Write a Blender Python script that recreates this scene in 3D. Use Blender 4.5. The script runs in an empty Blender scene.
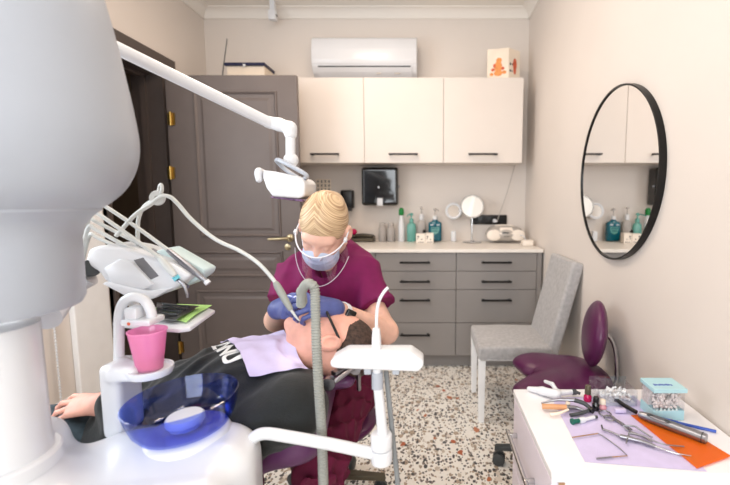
import bpy, bmesh, math, random
import numpy as np
from mathutils import Vector, Matrix, Euler
from mathutils.bvhtree import BVHTree
try:
    import openvdb as vdb
except ImportError:
    import pyopenvdb as vdb
random.seed(7)
rng = np.random.RandomState(5)
SC = bpy.context.scene
COL = SC.collection
PI = math.pi
R = math.radians
# ------------------------------------------------------------------ camera model (from the photograph's vanishing point)
F, CX, CY, ZC, PITCH = 414.0, 427.0, 242.5, 1.25, R(5.8)
cp, sp = math.cos(PITCH), math.sin(PITCH)
def P(px, py, Y):
    u = (CY - py) / F
    t = Y / (cp + u * sp)
    return Vector(((px - CX) / F * t, Y, ZC + t * (-sp + u * cp)))
def G(px, py, Z):
    u = (CY - py) / F
    t = (Z - ZC) / (-sp + u * cp)
    return Vector(((px - CX) / F * t, t * (cp + u * sp), Z))
def V(*a): return Vector(a)
# ------------------------------------------------------------------ materials
def S(r, g, b):
    f = lambda c: (c / 255 / 12.92) if c / 255 <= 0.04045 else ((c / 255 + 0.055) / 1.055) ** 2.4
    return (f(r), f(g), f(b), 1.0)
def mk(name, rgb, rough=0.5, metal=0.0, var=0.04, scale=12.0, bump=0.0, bscale=60.0, trans=0.0, ior=1.45, coat=0.0, sub=0.0, emit=0.0, sheen=0.0, stretch=None, alpha=1.0):
    m = bpy.data.materials.new(name); m.use_nodes = True
    nt = m.node_tree; b = nt.nodes['Principled BSDF']
    c = S(*rgb)
    b.inputs['Roughness'].default_value = rough
    b.inputs['Metallic'].default_value = metal
    b.inputs['Transmission Weight'].default_value = trans
    b.inputs['IOR'].default_value = ior
    b.inputs['Coat Weight'].default_value = coat
    b.inputs['Alpha'].default_value = alpha
    if sheen: b.inputs['Sheen Weight'].default_value = sheen
    if sub:
        b.inputs['Subsurface Weight'].default_value = sub
        b.inputs['Subsurface Radius'].default_value = (0.012, 0.005, 0.003)
        b.inputs['Subsurface Scale'].default_value = 0.6
    if emit:
        b.inputs['Emission Color'].default_value = c
        b.inputs['Emission Strength'].default_value = emit
    tc = nt.nodes.new('ShaderNodeTexCoord')
    mp = nt.nodes.new('ShaderNodeMapping')
    if stretch: mp.inputs['Scale'].default_value = stretch
    nt.links.new(tc.outputs['Object'], mp.inputs['Vector'])
    n = nt.nodes.new('ShaderNodeTexNoise'); n.inputs['Scale'].default_value = scale; n.inputs['Detail'].default_value = 3
    nt.links.new(mp.outputs['Vector'], n.inputs['Vector'])
    cr = nt.nodes.new('ShaderNodeValToRGB')
    e = cr.color_ramp.elements
    lo, hi = max(0, 1 - 2.2 * var), 1 + 2.2 * var
    e[0].position, e[1].position = 0.3, 0.7
    e[0].color = (c[0] * lo, c[1] * lo, c[2] * lo, 1); e[1].color = tuple(min(1, x * hi) for x in c[:3]) + (1,)
    nt.links.new(n.outputs['Fac'], cr.inputs['Fac'])
    nt.links.new(cr.outputs['Color'], b.inputs['Base Color'])
    if bump:
        n2 = nt.nodes.new('ShaderNodeTexNoise'); n2.inputs['Scale'].default_value = bscale; n2.inputs['Detail'].default_value = 2
        nt.links.new(mp.outputs['Vector'], n2.inputs['Vector'])
        bp = nt.nodes.new('ShaderNodeBump'); bp.inputs['Strength'].default_value = bump; bp.inputs['Distance'].default_value = 0.004
        nt.links.new(n2.outputs['Fac'], bp.inputs['Height']); nt.links.new(bp.outputs['Normal'], b.inputs['Normal'])
    return m
M = {}
M['wall'] = mk('wall_paint', (226, 217, 209), 0.75, var=0.008, scale=2, bump=0.03, bscale=120)
M['ceiling'] = mk('ceiling_paint', (240, 234, 226), 0.85, var=0.005, scale=2)
M['trim_white'] = mk('white_trim_paint', (248, 248, 248), 0.45, var=0.01)
M['door'] = mk('taupe_door_lacquer', (104, 95, 92), 0.42, var=0.02, scale=6)
M['casing'] = mk('taupe_casing_lacquer', (84, 74, 70), 0.45, var=0.02)
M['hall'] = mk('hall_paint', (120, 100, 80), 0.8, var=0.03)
M['brass'] = mk('aged_brass', (190, 158, 88), 0.3, 1.0, var=0.05)
M['lever'] = mk('satin_brass', (176, 162, 132), 0.28, 1.0, var=0.03)
M['cab_white'] = mk('cream_cabinet_lacquer', (224, 215, 207), 0.42, var=0.008, scale=3)
M['cab_gray'] = mk('grey_cabinet_lacquer', (140, 135, 132), 0.42, var=0.01, scale=3)
M['worktop'] = mk('white_worktop_laminate', (236, 230, 222), 0.35, var=0.01)
M['black'] = mk('black_plastic', (16, 16, 17), 0.3, var=0.05)
M['black_gloss'] = mk('black_gloss', (10, 10, 11), 0.08, var=0.05, coat=0.5)
M['black_metal'] = mk('black_metal', (24, 23, 23), 0.35, 0.4, var=0.05)
M['white'] = mk('white_plastic', (221, 223, 227), 0.28, var=0.008, scale=4, coat=0.2)
M['white_gloss'] = mk('white_gloss_lacquer', (242, 240, 243), 0.15, var=0.006, coat=0.4)
M['white_pink_reflection'] = mk('white_lacquer_pink_reflection', (238, 228, 238), 0.3, var=0.008)  # white cart lacquer with its pinkish reflection painted into the base colour
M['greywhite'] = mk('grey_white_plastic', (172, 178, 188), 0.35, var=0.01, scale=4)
M['warmwhite'] = mk('warm_white_plastic', (238, 228, 216), 0.35, var=0.008)
M['chrome'] = mk('chrome', (205, 206, 208), 0.15, 1.0, var=0.02)
M['steel'] = mk('brushed_steel', (150, 150, 156), 0.3, 1.0, var=0.05)
M['mirror'] = mk('mirror_glass', (236, 236, 236), 0.0, 1.0, var=0.0)
M['purple'] = mk('purple_leatherette', (84, 30, 72), 0.34, var=0.05, bump=0.08, bscale=220)
M['chairpurple'] = mk('mauve_leatherette', (90, 48, 88), 0.34, var=0.05, bump=0.08, bscale=220)
M['greyfab'] = mk('light_grey_fabric', (176, 174, 174), 0.9, var=0.06, scale=50, bump=0.35, bscale=380, sheen=0.2)
M['scrub'] = mk('magenta_scrub_cotton', (112, 5, 74), 0.8, var=0.05, scale=25, bump=0.1, bscale=350)
M['pants'] = mk('maroon_trouser_cotton', (92, 6, 46), 0.85, var=0.05, scale=25, bump=0.1, bscale=350)
M['hoodie'] = mk('black_sweatshirt', (26, 29, 30), 0.85, var=0.12, scale=25, bump=0.3, bscale=200, sheen=0.15)
M['jeans'] = mk('washed_dark_denim', (62, 76, 84), 0.85, var=0.28, scale=28, bump=0.2, bscale=200)
M['skin'] = mk('skin', (230, 184, 164), 0.5, var=0.035, scale=25, bump=0.04, bscale=180, sub=0.12)
M['skin2'] = mk('ruddy_skin', (228, 170, 152), 0.5, var=0.05, scale=25, bump=0.05, bscale=180, sub=0.12)
M['glove'] = mk('blue_nitrile', (78, 88, 144), 0.45, var=0.04, scale=30, bump=0.08, bscale=120)
M['mask'] = mk('pale_blue_mask', (190, 206, 228), 0.8, var=0.02, bump=0.1, bscale=200)
M['bib'] = mk('lavender_paper', (206, 196, 230), 0.85, var=0.02, scale=30, bump=0.2, bscale=260)
M['hair_dark'] = mk('short_brown_hair', (66, 48, 40), 0.6, var=0.3, scale=90, bump=0.8, bscale=260)
M['blueglass'] = mk('blue_glass', (52, 76, 205), 0.03, trans=0.92, ior=1.3, var=0.0)
M['clear'] = mk('clear_plastic', (246, 247, 250), 0.04, trans=1.0, ior=1.12, var=0.0)
M['hosegrey'] = mk('grey_hose_rubber', (150, 152, 146), 0.5, var=0.03)
M['hosewhite'] = mk('pale_hose_rubber', (206, 209, 207), 0.45, var=0.02)
M['cyan'] = mk('cyan_plastic', (110, 196, 210), 0.4, var=0.02)
M['holderplate'] = mk('pale_aqua_silicone', (204, 224, 226), 0.4, var=0.02)
M['screen'] = mk('grey_screen', (112, 112, 116), 0.25, var=0.02)
M['green'] = mk('bright_green_paper', (178, 224, 132), 0.7, var=0.02)
M['orange'] = mk('orange_film', (246, 112, 14), 0.2, trans=0.35, ior=1.1, var=0.0)
M['bluepen'] = mk('blue_plastic', (48, 82, 176), 0.3, var=0.04)
M['teal'] = mk('teal_bottle', (0, 104, 124), 0.15, var=0.03, trans=0.25)
M['mint'] = mk('mint_bottle', (130, 206, 194), 0.2, var=0.02, trans=0.4)
M['greencap'] = mk('green_cap', (10, 122, 52), 0.35, var=0.03)
M['navy'] = mk('navy_cardboard', (26, 30, 66), 0.5, var=0.05)
M['card'] = mk('cream_cardboard', (238, 224, 206), 0.6, var=0.02)
M['orangeprint'] = mk('orange_print', (232, 150, 84), 0.6, var=0.1, scale=60)
M['redprint'] = mk('rust_print', (206, 96, 64), 0.6, var=0.1, scale=60)
M['darkprint'] = mk('dark_print', (60, 58, 66), 0.6, var=0.05)
M['lightblue'] = mk('light_blue_card', (176, 216, 224), 0.5, var=0.02)
M['beads'] = mk('pale_beads', (232, 222, 220), 0.6, var=0.08, scale=120)
M['lilac'] = mk('lilac_plastic', (206, 196, 224), 0.4, var=0.02)
M['red'] = mk('crimson_liquid', (190, 16, 84), 0.2, var=0.04)
M['tan'] = mk('tan_plastic', (206, 152, 110), 0.4, var=0.06)
M['olive'] = mk('olive_metal', (92, 84, 68), 0.4, 0.2, var=0.05)
M['darkgreen'] = mk('dark_green_rubber', (12, 96, 80), 0.4, var=0.05)
M['pinkflesh'] = mk('pink_liquid', (214, 150, 160), 0.25, var=0.05)
M['castor'] = mk('dark_grey_rubber', (64, 68, 70), 0.5, var=0.05)
M['lens'] = mk('violet_lamp_lens', (150, 120, 160), 0.08, metal=0.6, var=0.35, scale=70)
M['beigewire'] = mk('copper_wire', (176, 140, 110), 0.4, 0.5, var=0.03)
M['silvergrey'] = mk('silver_grey_plastic', (188, 182, 176), 0.3, 0.3, var=0.02)
M['glasswhite'] = mk('clear_jar', (226, 220, 216), 0.1, trans=0.5, ior=1.2, var=0.0)
M['ridge'] = mk('grey_rubber', (130, 134, 136), 0.6, var=0.03)
M['white_text'] = mk('white_print', (232, 232, 232), 0.7, var=0.02)
M['tape'] = mk('pale_elastic', (226, 226, 232), 0.6, var=0.02)
M['goldchain'] = mk('gold', (214, 170, 90), 0.25, 1.0, var=0.02)
# face-shield film: thin clear sheet
def film(name, col, gloss, base=.03):
    m = bpy.data.materials.new(name); m.use_nodes = True; nt = m.node_tree; nt.nodes.clear()
    o = nt.nodes.new('ShaderNodeOutputMaterial'); mx = nt.nodes.new('ShaderNodeMixShader')
    t = nt.nodes.new('ShaderNodeBsdfTransparent'); t.inputs[0].default_value = col
    g = nt.nodes.new('ShaderNodeBsdfGlossy'); g.inputs['Roughness'].default_value = 0.03
    lw = nt.nodes.new('ShaderNodeLayerWeight'); lw.inputs['Blend'].default_value = .25
    fr = nt.nodes.new('ShaderNodeMath'); fr.operation = 'MULTIPLY_ADD'; fr.inputs[1].default_value = gloss; fr.inputs[2].default_value = base
    nt.links.new(lw.outputs['Facing'], fr.inputs[0])
    nt.links.new(fr.outputs[0], mx.inputs[0]); nt.links.new(t.outputs[0], mx.inputs[1]); nt.links.new(g.outputs[0], mx.inputs[2])
    nt.links.new(mx.outputs[0], o.inputs[0]); return m
M['shield'] = film('shield_film', (0.98, 0.96, 0.985, 1), .22)
M['acrylic'] = film('acrylic_sheet', (0.96, 0.965, 0.98, 1), .3, .09)
def translucent(name, col, tr):
    m = bpy.data.materials.new(name); m.use_nodes = True; nt = m.node_tree; nt.nodes.clear()
    o = nt.nodes.new('ShaderNodeOutputMaterial'); a = nt.nodes.new('ShaderNodeMixShader'); b = nt.nodes.new('ShaderNodeMixShader'); c = nt.nodes.new('ShaderNodeMixShader')
    d = nt.nodes.new('ShaderNodeBsdfDiffuse'); t = nt.nodes.new('ShaderNodeBsdfTranslucent'); tp = nt.nodes.new('ShaderNodeBsdfTransparent'); g = nt.nodes.new('ShaderNodeBsdfGlossy')
    d.inputs[0].default_value = col; t.inputs[0].default_value = col; tp.inputs[0].default_value = col; g.inputs['Roughness'].default_value = .2
    a.inputs[0].default_value = .5; b.inputs[0].default_value = tr; c.inputs[0].default_value = .05
    L = nt.links.new; L(d.outputs[0], a.inputs[1]); L(t.outputs[0], a.inputs[2]); L(a.outputs[0], b.inputs[1]); L(tp.outputs[0], b.inputs[2]); L(b.outputs[0], c.inputs[1]); L(g.outputs[0], c.inputs[2]); L(c.outputs[0], o.inputs[0])
    return m
M['pinkcup'] = translucent('pink_translucent_plastic', S(255, 194, 228), .42)
M['orange'] = translucent('orange_film', S(255, 156, 52), .3)
M['windowpane'] = film('window_pane', (0.98, 0.99, 1, 1), .2)
M['bluebowl'] = film('blue_bowl_glass', S(186, 200, 251), .3)
def hair_mat(name, a, b_):
    m = bpy.data.materials.new(name); m.use_nodes = True; nt = m.node_tree; b = nt.nodes['Principled BSDF']
    tc = nt.nodes.new('ShaderNodeTexCoord'); mp = nt.nodes.new('ShaderNodeMapping'); mp.inputs['Scale'].default_value = (9, 22, 210)
    n = nt.nodes.new('ShaderNodeTexNoise'); n.inputs['Scale'].default_value = 1.0; n.inputs['Detail'].default_value = 2
    # strands fan out from a centre parting and run back over the head
    sx = nt.nodes.new('ShaderNodeSeparateXYZ'); cx = nt.nodes.new('ShaderNodeCombineXYZ'); nt.links.new(tc.outputs['Object'], sx.inputs[0])
    def mth(op, a, b_=None, c=None):
        q = nt.nodes.new('ShaderNodeMath'); q.operation = op
        for i, w in enumerate((a, b_, c)):
            if w is None: continue
            if isinstance(w, (int, float)): q.inputs[i].default_value = w
            else: nt.links.new(w, q.inputs[i])
        return q.outputs[0]
    dist = mth('ABSOLUTE', mth('SUBTRACT', sx.outputs[0], .028))
    q_ = mth('MULTIPLY_ADD', dist, 1.1, mth('MULTIPLY_ADD', sx.outputs[1], -.55, sx.outputs[2]))
    nt.links.new(mth('MULTIPLY', q_, 260), cx.inputs[2]); nt.links.new(mth('MULTIPLY', sx.outputs[0], 11), cx.inputs[0]); nt.links.new(mth('MULTIPLY', sx.outputs[1], 9), cx.inputs[1])
    nt.links.new(cx.outputs[0], n.inputs['Vector'])
    cr = nt.nodes.new('ShaderNodeValToRGB'); cr.color_ramp.elements[0].position = .36; cr.color_ramp.elements[1].position = .62
    cr.color_ramp.elements[0].color = S(*a); cr.color_ramp.elements[1].color = S(*b_)
    nt.links.new(n.outputs['Fac'], cr.inputs[0]); nt.links.new(cr.outputs[0], b.inputs['Base Color'])
    b.inputs['Roughness'].default_value = .42
    bp = nt.nodes.new('ShaderNodeBump'); bp.inputs['Strength'].default_value = .3; bp.inputs['Distance'].default_value = .004
    nt.links.new(n.outputs['Fac'], bp.inputs['Height']); nt.links.new(bp.outputs[0], b.inputs['Normal'])
    return m
M['blonde'] = hair_mat('blonde_hair', (160, 126, 92), (222, 194, 156))
def terrazzo():
    m = bpy.data.materials.new('terrazzo_floor'); m.use_nodes = True; nt = m.node_tree; b = nt.nodes['Principled BSDF']
    tc = nt.nodes.new('ShaderNodeTexCoord'); prev = None
    nz = nt.nodes.new('ShaderNodeTexNoise'); nz.inputs['Scale'].default_value = 40
    base = nt.nodes.new('ShaderNodeMix'); base.data_type = 'RGBA'
    base.inputs['A'].default_value = S(234, 228, 218); base.inputs['B'].default_value = S(246, 243, 238)
    nt.links.new(tc.outputs['Object'], nz.inputs['Vector']); nt.links.new(nz.outputs['Fac'], base.inputs['Factor'])
    prev = base.outputs['Result']
    for scale, frac, size, cols, off in ((30, .55, .36, [(196, 184, 168), (240, 238, 232), (178, 160, 140), (222, 212, 200)], 3.1),
                                         (50, .48, .36, [(80, 77, 76), (136, 124, 114), (164, 148, 130), (66, 66, 68)], 0.0),
                                         (74, .45, .36, [(84, 80, 76), (170, 150, 128), (130, 116, 106), (74, 70, 68)], 7.7),
                                         (20, .06, .24, [(176, 96, 60), (190, 120, 84), (160, 84, 52), (180, 110, 70)], 11.3)):
        mp = nt.nodes.new('ShaderNodeMapping'); mp.inputs['Location'].default_value = (off, off * .7, 0); mp.inputs['Rotation'].default_value = (0, 0, off)
        mp.inputs['Scale'].default_value = (1, .72, 1)
        nt.links.new(tc.outputs['Object'], mp.inputs[0])
        # distort so chips are irregular
        d = nt.nodes.new('ShaderNodeTexNoise'); d.inputs['Scale'].default_value = scale * 1.3
        nt.links.new(mp.outputs[0], d.inputs['Vector'])
        ma = nt.nodes.new('ShaderNodeVectorMath'); ma.operation = 'MULTIPLY_ADD'; ma.inputs[1].default_value = (.6 / scale,) * 3
        nt.links.new(d.outputs['Color'], ma.inputs[0]); nt.links.new(mp.outputs[0], ma.inputs[2])
        v = nt.nodes.new('ShaderNodeTexVoronoi'); v.inputs['Scale'].default_value = scale; v.voronoi_dimensions = '2D'
        nt.links.new(ma.outputs[0], v.inputs['Vector'])
        sx = nt.nodes.new('ShaderNodeSeparateColor'); nt.links.new(v.outputs['Color'], sx.inputs[0])
        cr = nt.nodes.new('ShaderNodeValToRGB'); cr.color_ramp.interpolation = 'CONSTANT'
        cr.color_ramp.elements[0].color = S(*cols[0]); cr.color_ramp.elements[1].color = S(*cols[1]); cr.color_ramp.elements[1].position = .25
        for q in (2, 3):
            e = cr.color_ramp.elements.new(.25 * q); e.color = S(*cols[q])
        nt.links.new(sx.outputs[0], cr.inputs[0])
        lt = nt.nodes.new('ShaderNodeMath'); lt.operation = 'LESS_THAN'; lt.inputs[1].default_value = frac
        nt.links.new(sx.outputs[1], lt.inputs[0])
        # chip radius varies with cell
        rd = nt.nodes.new('ShaderNodeMath'); rd.operation = 'MULTIPLY'; rd.inputs[1].default_value = size
        pw = nt.nodes.new('ShaderNodeMath'); pw.operation = 'ADD'; pw.inputs[1].default_value = .35
        nt.links.new(sx.outputs[2], pw.inputs[0]); nt.links.new(pw.outputs[0], rd.inputs[0])
        l2 = nt.nodes.new('ShaderNodeMath'); l2.operation = 'LESS_THAN'
        nt.links.new(v.outputs['Distance'], l2.inputs[0]); nt.links.new(rd.outputs[0], l2.inputs[1])
        mu = nt.nodes.new('ShaderNodeMath'); mu.operation = 'MULTIPLY'
        nt.links.new(lt.outputs[0], mu.inputs[0]); nt.links.new(l2.outputs[0], mu.inputs[1])
        mx = nt.nodes.new('ShaderNodeMix'); mx.data_type = 'RGBA'
        nt.links.new(mu.outputs[0], mx.inputs['Factor']); nt.links.new(prev, mx.inputs['A']); nt.links.new(cr.outputs[0], mx.inputs['B'])
        prev = mx.outputs['Result']
    nt.links.new(prev, b.inputs['Base Color']); b.inputs['Roughness'].default_value = .35
    return m
M['floor'] = terrazzo()
# ------------------------------------------------------------------ object helpers
ORIG = {}
def finish(bm, smooth=True, angle=40):
    me = bpy.data.meshes.new('m'); bm.normal_update(); bm.to_mesh(me); bm.free()
    if smooth:
        for p in me.polygons: p.use_smooth = True
        if angle: me.set_sharp_from_angle(angle=R(angle))
    return me
def thing(name, label, cat, loc, group=None):
    o = bpy.data.objects.new(name, None); COL.objects.link(o)
    o.location = loc; o.empty_display_size = .05
    o['label'] = label; o['category'] = cat
    if group: o['group'] = group
    ORIG[o.name] = Vector(loc)
    return o
def add(name, geo, mat, parent=None, label=None, cat=None, group=None, kind=None, smooth=True, angle=40):
    """link world-space geometry as ONE mesh object; origin at its base, or at the parent's origin"""
    me = finish(geo, smooth, angle) if isinstance(geo, bmesh.types.BMesh) else geo
    o = bpy.data.objects.new(name, me); COL.objects.link(o); me.name = name
    me.materials.clear(); me.materials.append(M[mat])
    if parent is None:
        co = np.empty(len(me.vertices) * 3); me.vertices.foreach_get('co', co); co = co.reshape(-1, 3)
        mn, mx = co.min(0), co.max(0)
        off = Vector(((mn[0] + mx[0]) / 2, (mn[1] + mx[1]) / 2, mn[2]))
        o.location = off
    else:
        off = ORIG[parent.name]; o.parent = parent
    me.transform(Matrix.Translation(-off)); ORIG[o.name] = Vector(off)
    if label: o['label'] = label
    if cat: o['category'] = cat
    if group: o['group'] = group
    if kind: o['kind'] = kind
    return o
def struct(name, geo, mat, parent=None, **k):
    return add(name, geo, mat, parent, kind=None if parent else 'structure', **k)
def merge(*bms):
    b = bmesh.new()
    for x in bms:
        me = bpy.data.meshes.new('t'); x.to_mesh(me); b.from_mesh(me); bpy.data.meshes.remove(me); x.free()
    return b
def box(x0, x1, y0, y1, z0, z1, bev=0.0, seg=2):
    b = bmesh.new(); bmesh.ops.create_cube(b, size=1)
    for v in b.verts:
        v.co = Vector((x0 + (v.co.x + .5) * (x1 - x0), y0 + (v.co.y + .5) * (y1 - y0), z0 + (v.co.z + .5) * (z1 - z0)))
    if bev: bmesh.ops.bevel(b, geom=b.edges[:], offset=bev, segments=seg, profile=.5, affect='EDGES')
    return b
def cbox(c, size, rot=None, bev=0.0, seg=2):
    b = box(-size[0] / 2, size[0] / 2, -size[1] / 2, size[1] / 2, -size[2] / 2, size[2] / 2, bev, seg)
    if rot is not None: bmesh.ops.transform(b, matrix=rot.to_4x4() if hasattr(rot, 'to_4x4') else Euler(rot).to_matrix().to_4x4(), verts=b.verts)
    bmesh.ops.translate(b, vec=Vector(c), verts=b.verts)
    return b
def lathe(prof, c=(0, 0, 0), seg=40, rot=None, closed=False, cap=True):
    """prof: (r,z) list from bottom; caps where r>0 at ends"""
    b = bmesh.new(); rings = []
    for r, z in prof:
        if r < 1e-6: rings.append([b.verts.new((0, 0, z))])
        else: rings.append([b.verts.new((r * math.cos(2 * PI * i / seg), r * math.sin(2 * PI * i / seg), z)) for i in range(seg)])
    pairs = list(zip(rings, rings[1:])) + ([(rings[-1], rings[0])] if closed else [])
    for a, d in pairs:
        for i in range(seg):
            j = (i + 1) % seg
            if len(a) == 1 and len(d) == 1: continue
            if len(a) == 1: b.faces.new((a[0], d[j], d[i]))
            elif len(d) == 1: b.faces.new((a[i], a[j], d[0]))
            else: b.faces.new((a[i], a[j], d[j], d[i]))
    if cap and not closed:
        if len(rings[0]) > 1: b.faces.new(rings[0][::-1])
        if len(rings[-1]) > 1: b.faces.new(rings[-1])
    if rot is not None: bmesh.ops.transform(b, matrix=(rot if isinstance(rot, Matrix) else Euler(rot).to_matrix()).to_4x4(), verts=b.verts)
    bmesh.ops.translate(b, vec=Vector(c), verts=b.verts)
    bmesh.ops.recalc_face_normals(b, faces=b.faces)
    return b
def along(d):
    """rotation taking +Z to d"""
    return Vector((0, 0, 1)).rotation_difference(Vector(d).normalized()).to_matrix()
def cyl(p0, p1, r0, r1=None, seg=20, bev=0.0):
    p0, p1 = Vector(p0), Vector(p1); L = (p1 - p0).length; r1 = r0 if r1 is None else r1
    pr = [(r0, 0), (r1, L)] if not bev else [(r0 - bev, 0), (r0 - bev * .3, bev * .3), (r0, bev), (r1, L - bev), (r1 - bev * .3, L - bev * .3), (r1 - bev, L)]
    return lathe(pr, p0, seg, along(p1 - p0))
def crom(pts, n=8):
    pts = [Vector(p) for p in pts]; q = [pts[0] * 2 - pts[1]] + pts + [pts[-1] * 2 - pts[-2]]; out = []
    for i in range(1, len(q) - 2):
        a, b_, c, d = q[i - 1:i + 3]
        for k in range(n):
            t = k / n
            out.append(.5 * ((2 * b_) + (c - a) * t + (2 * a - 5 * b_ + 4 * c - d) * t * t + (3 * b_ - a - 3 * c + d) * t ** 3))
    out.append(pts[-1]); return out
def tube(pts, r, seg=12, n=8, smooth=True, rfun=None):
    path = crom(pts, n) if smooth and n > 0 else [Vector(p) for p in pts]
    N = len(path); b = bmesh.new(); rings = []
    T = [(path[min(i + 1, N - 1)] - path[max(i - 1, 0)]).normalized() for i in range(N)]
    nrm = T[0].orthogonal().normalized()
    for i in range(N):
        if i: nrm = (nrm - T[i] * nrm.dot(T[i])).normalized()
        bi = T[i].cross(nrm)
        rr = rfun(i, N) if rfun else (r if not isinstance(r, (list, tuple)) else r[0] + (r[1] - r[0]) * i / (N - 1))
        rings.append([b.verts.new(path[i] + (nrm * math.cos(2 * PI * k / seg) + bi * math.sin(2 * PI * k / seg)) * rr) for k in range(seg)])
    for a, d in zip(rings, rings[1:]):
        for k in range(seg):
            b.faces.new((a[k], a[(k + 1) % seg], d[(k + 1) % seg], d[k]))
    b.faces.new(rings[0][::-1]); b.faces.new(rings[-1])
    bmesh.ops.recalc_face_normals(b, faces=b.faces)
    return b
def resample(pts, n, step):
    path = crom(pts, 24); out = [path[0]]; acc = 0
    for a, c in zip(path, path[1:]):
        seg = (c - a).length
        while acc + seg >= step:
            t = (step - acc) / seg; a = a.lerp(c, t); seg = (c - a).length; acc = 0; out.append(a.copy())
        acc += seg
    return out
def prism(poly, vec, bev=0.0, seg=2):
    """closed polygon of 3-D points swept along vec"""
    b = bmesh.new(); vec = Vector(vec)
    lo = [b.verts.new(Vector(p)) for p in poly]; hi = [b.verts.new(Vector(p) + vec) for p in poly]
    n = len(poly); b.faces.new(lo[::-1]); b.faces.new(hi)
    for i in range(n): b.faces.new((lo[i], lo[(i + 1) % n], hi[(i + 1) % n], hi[i]))
    bmesh.ops.recalc_face_normals(b, faces=b.faces)
    if bev: bmesh.ops.bevel(b, geom=b.edges[:], offset=bev, segments=seg, profile=.5, affect='EDGES')
    return b
def ellipsoid(c, r, rot=None, u=20, v=14):
    b = bmesh.new(); bmesh.ops.create_uvsphere(b, u_segments=u, v_segments=v, radius=1)
    m = Matrix.Diagonal((*r, 1))
    if rot is not None: m = rot.to_4x4() @ m
    bmesh.ops.transform(b, matrix=Matrix.Translation(Vector(c)) @ m, verts=b.verts); return b
def grid_sheet(fn, nu, nv, thick=0.0):
    b = bmesh.new(); vs = [[b.verts.new(fn(i / (nu - 1), j / (nv - 1))) for j in range(nv)] for i in range(nu)]
    for i in range(nu - 1):
        for j in range(nv - 1): b.faces.new((vs[i][j], vs[i + 1][j], vs[i + 1][j + 1], vs[i][j + 1]))
    if thick:
        bmesh.ops.recalc_face_normals(b, faces=b.faces)
        bmesh.ops.solidify(b, geom=b.faces[:], thickness=thick)
    return b
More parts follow.
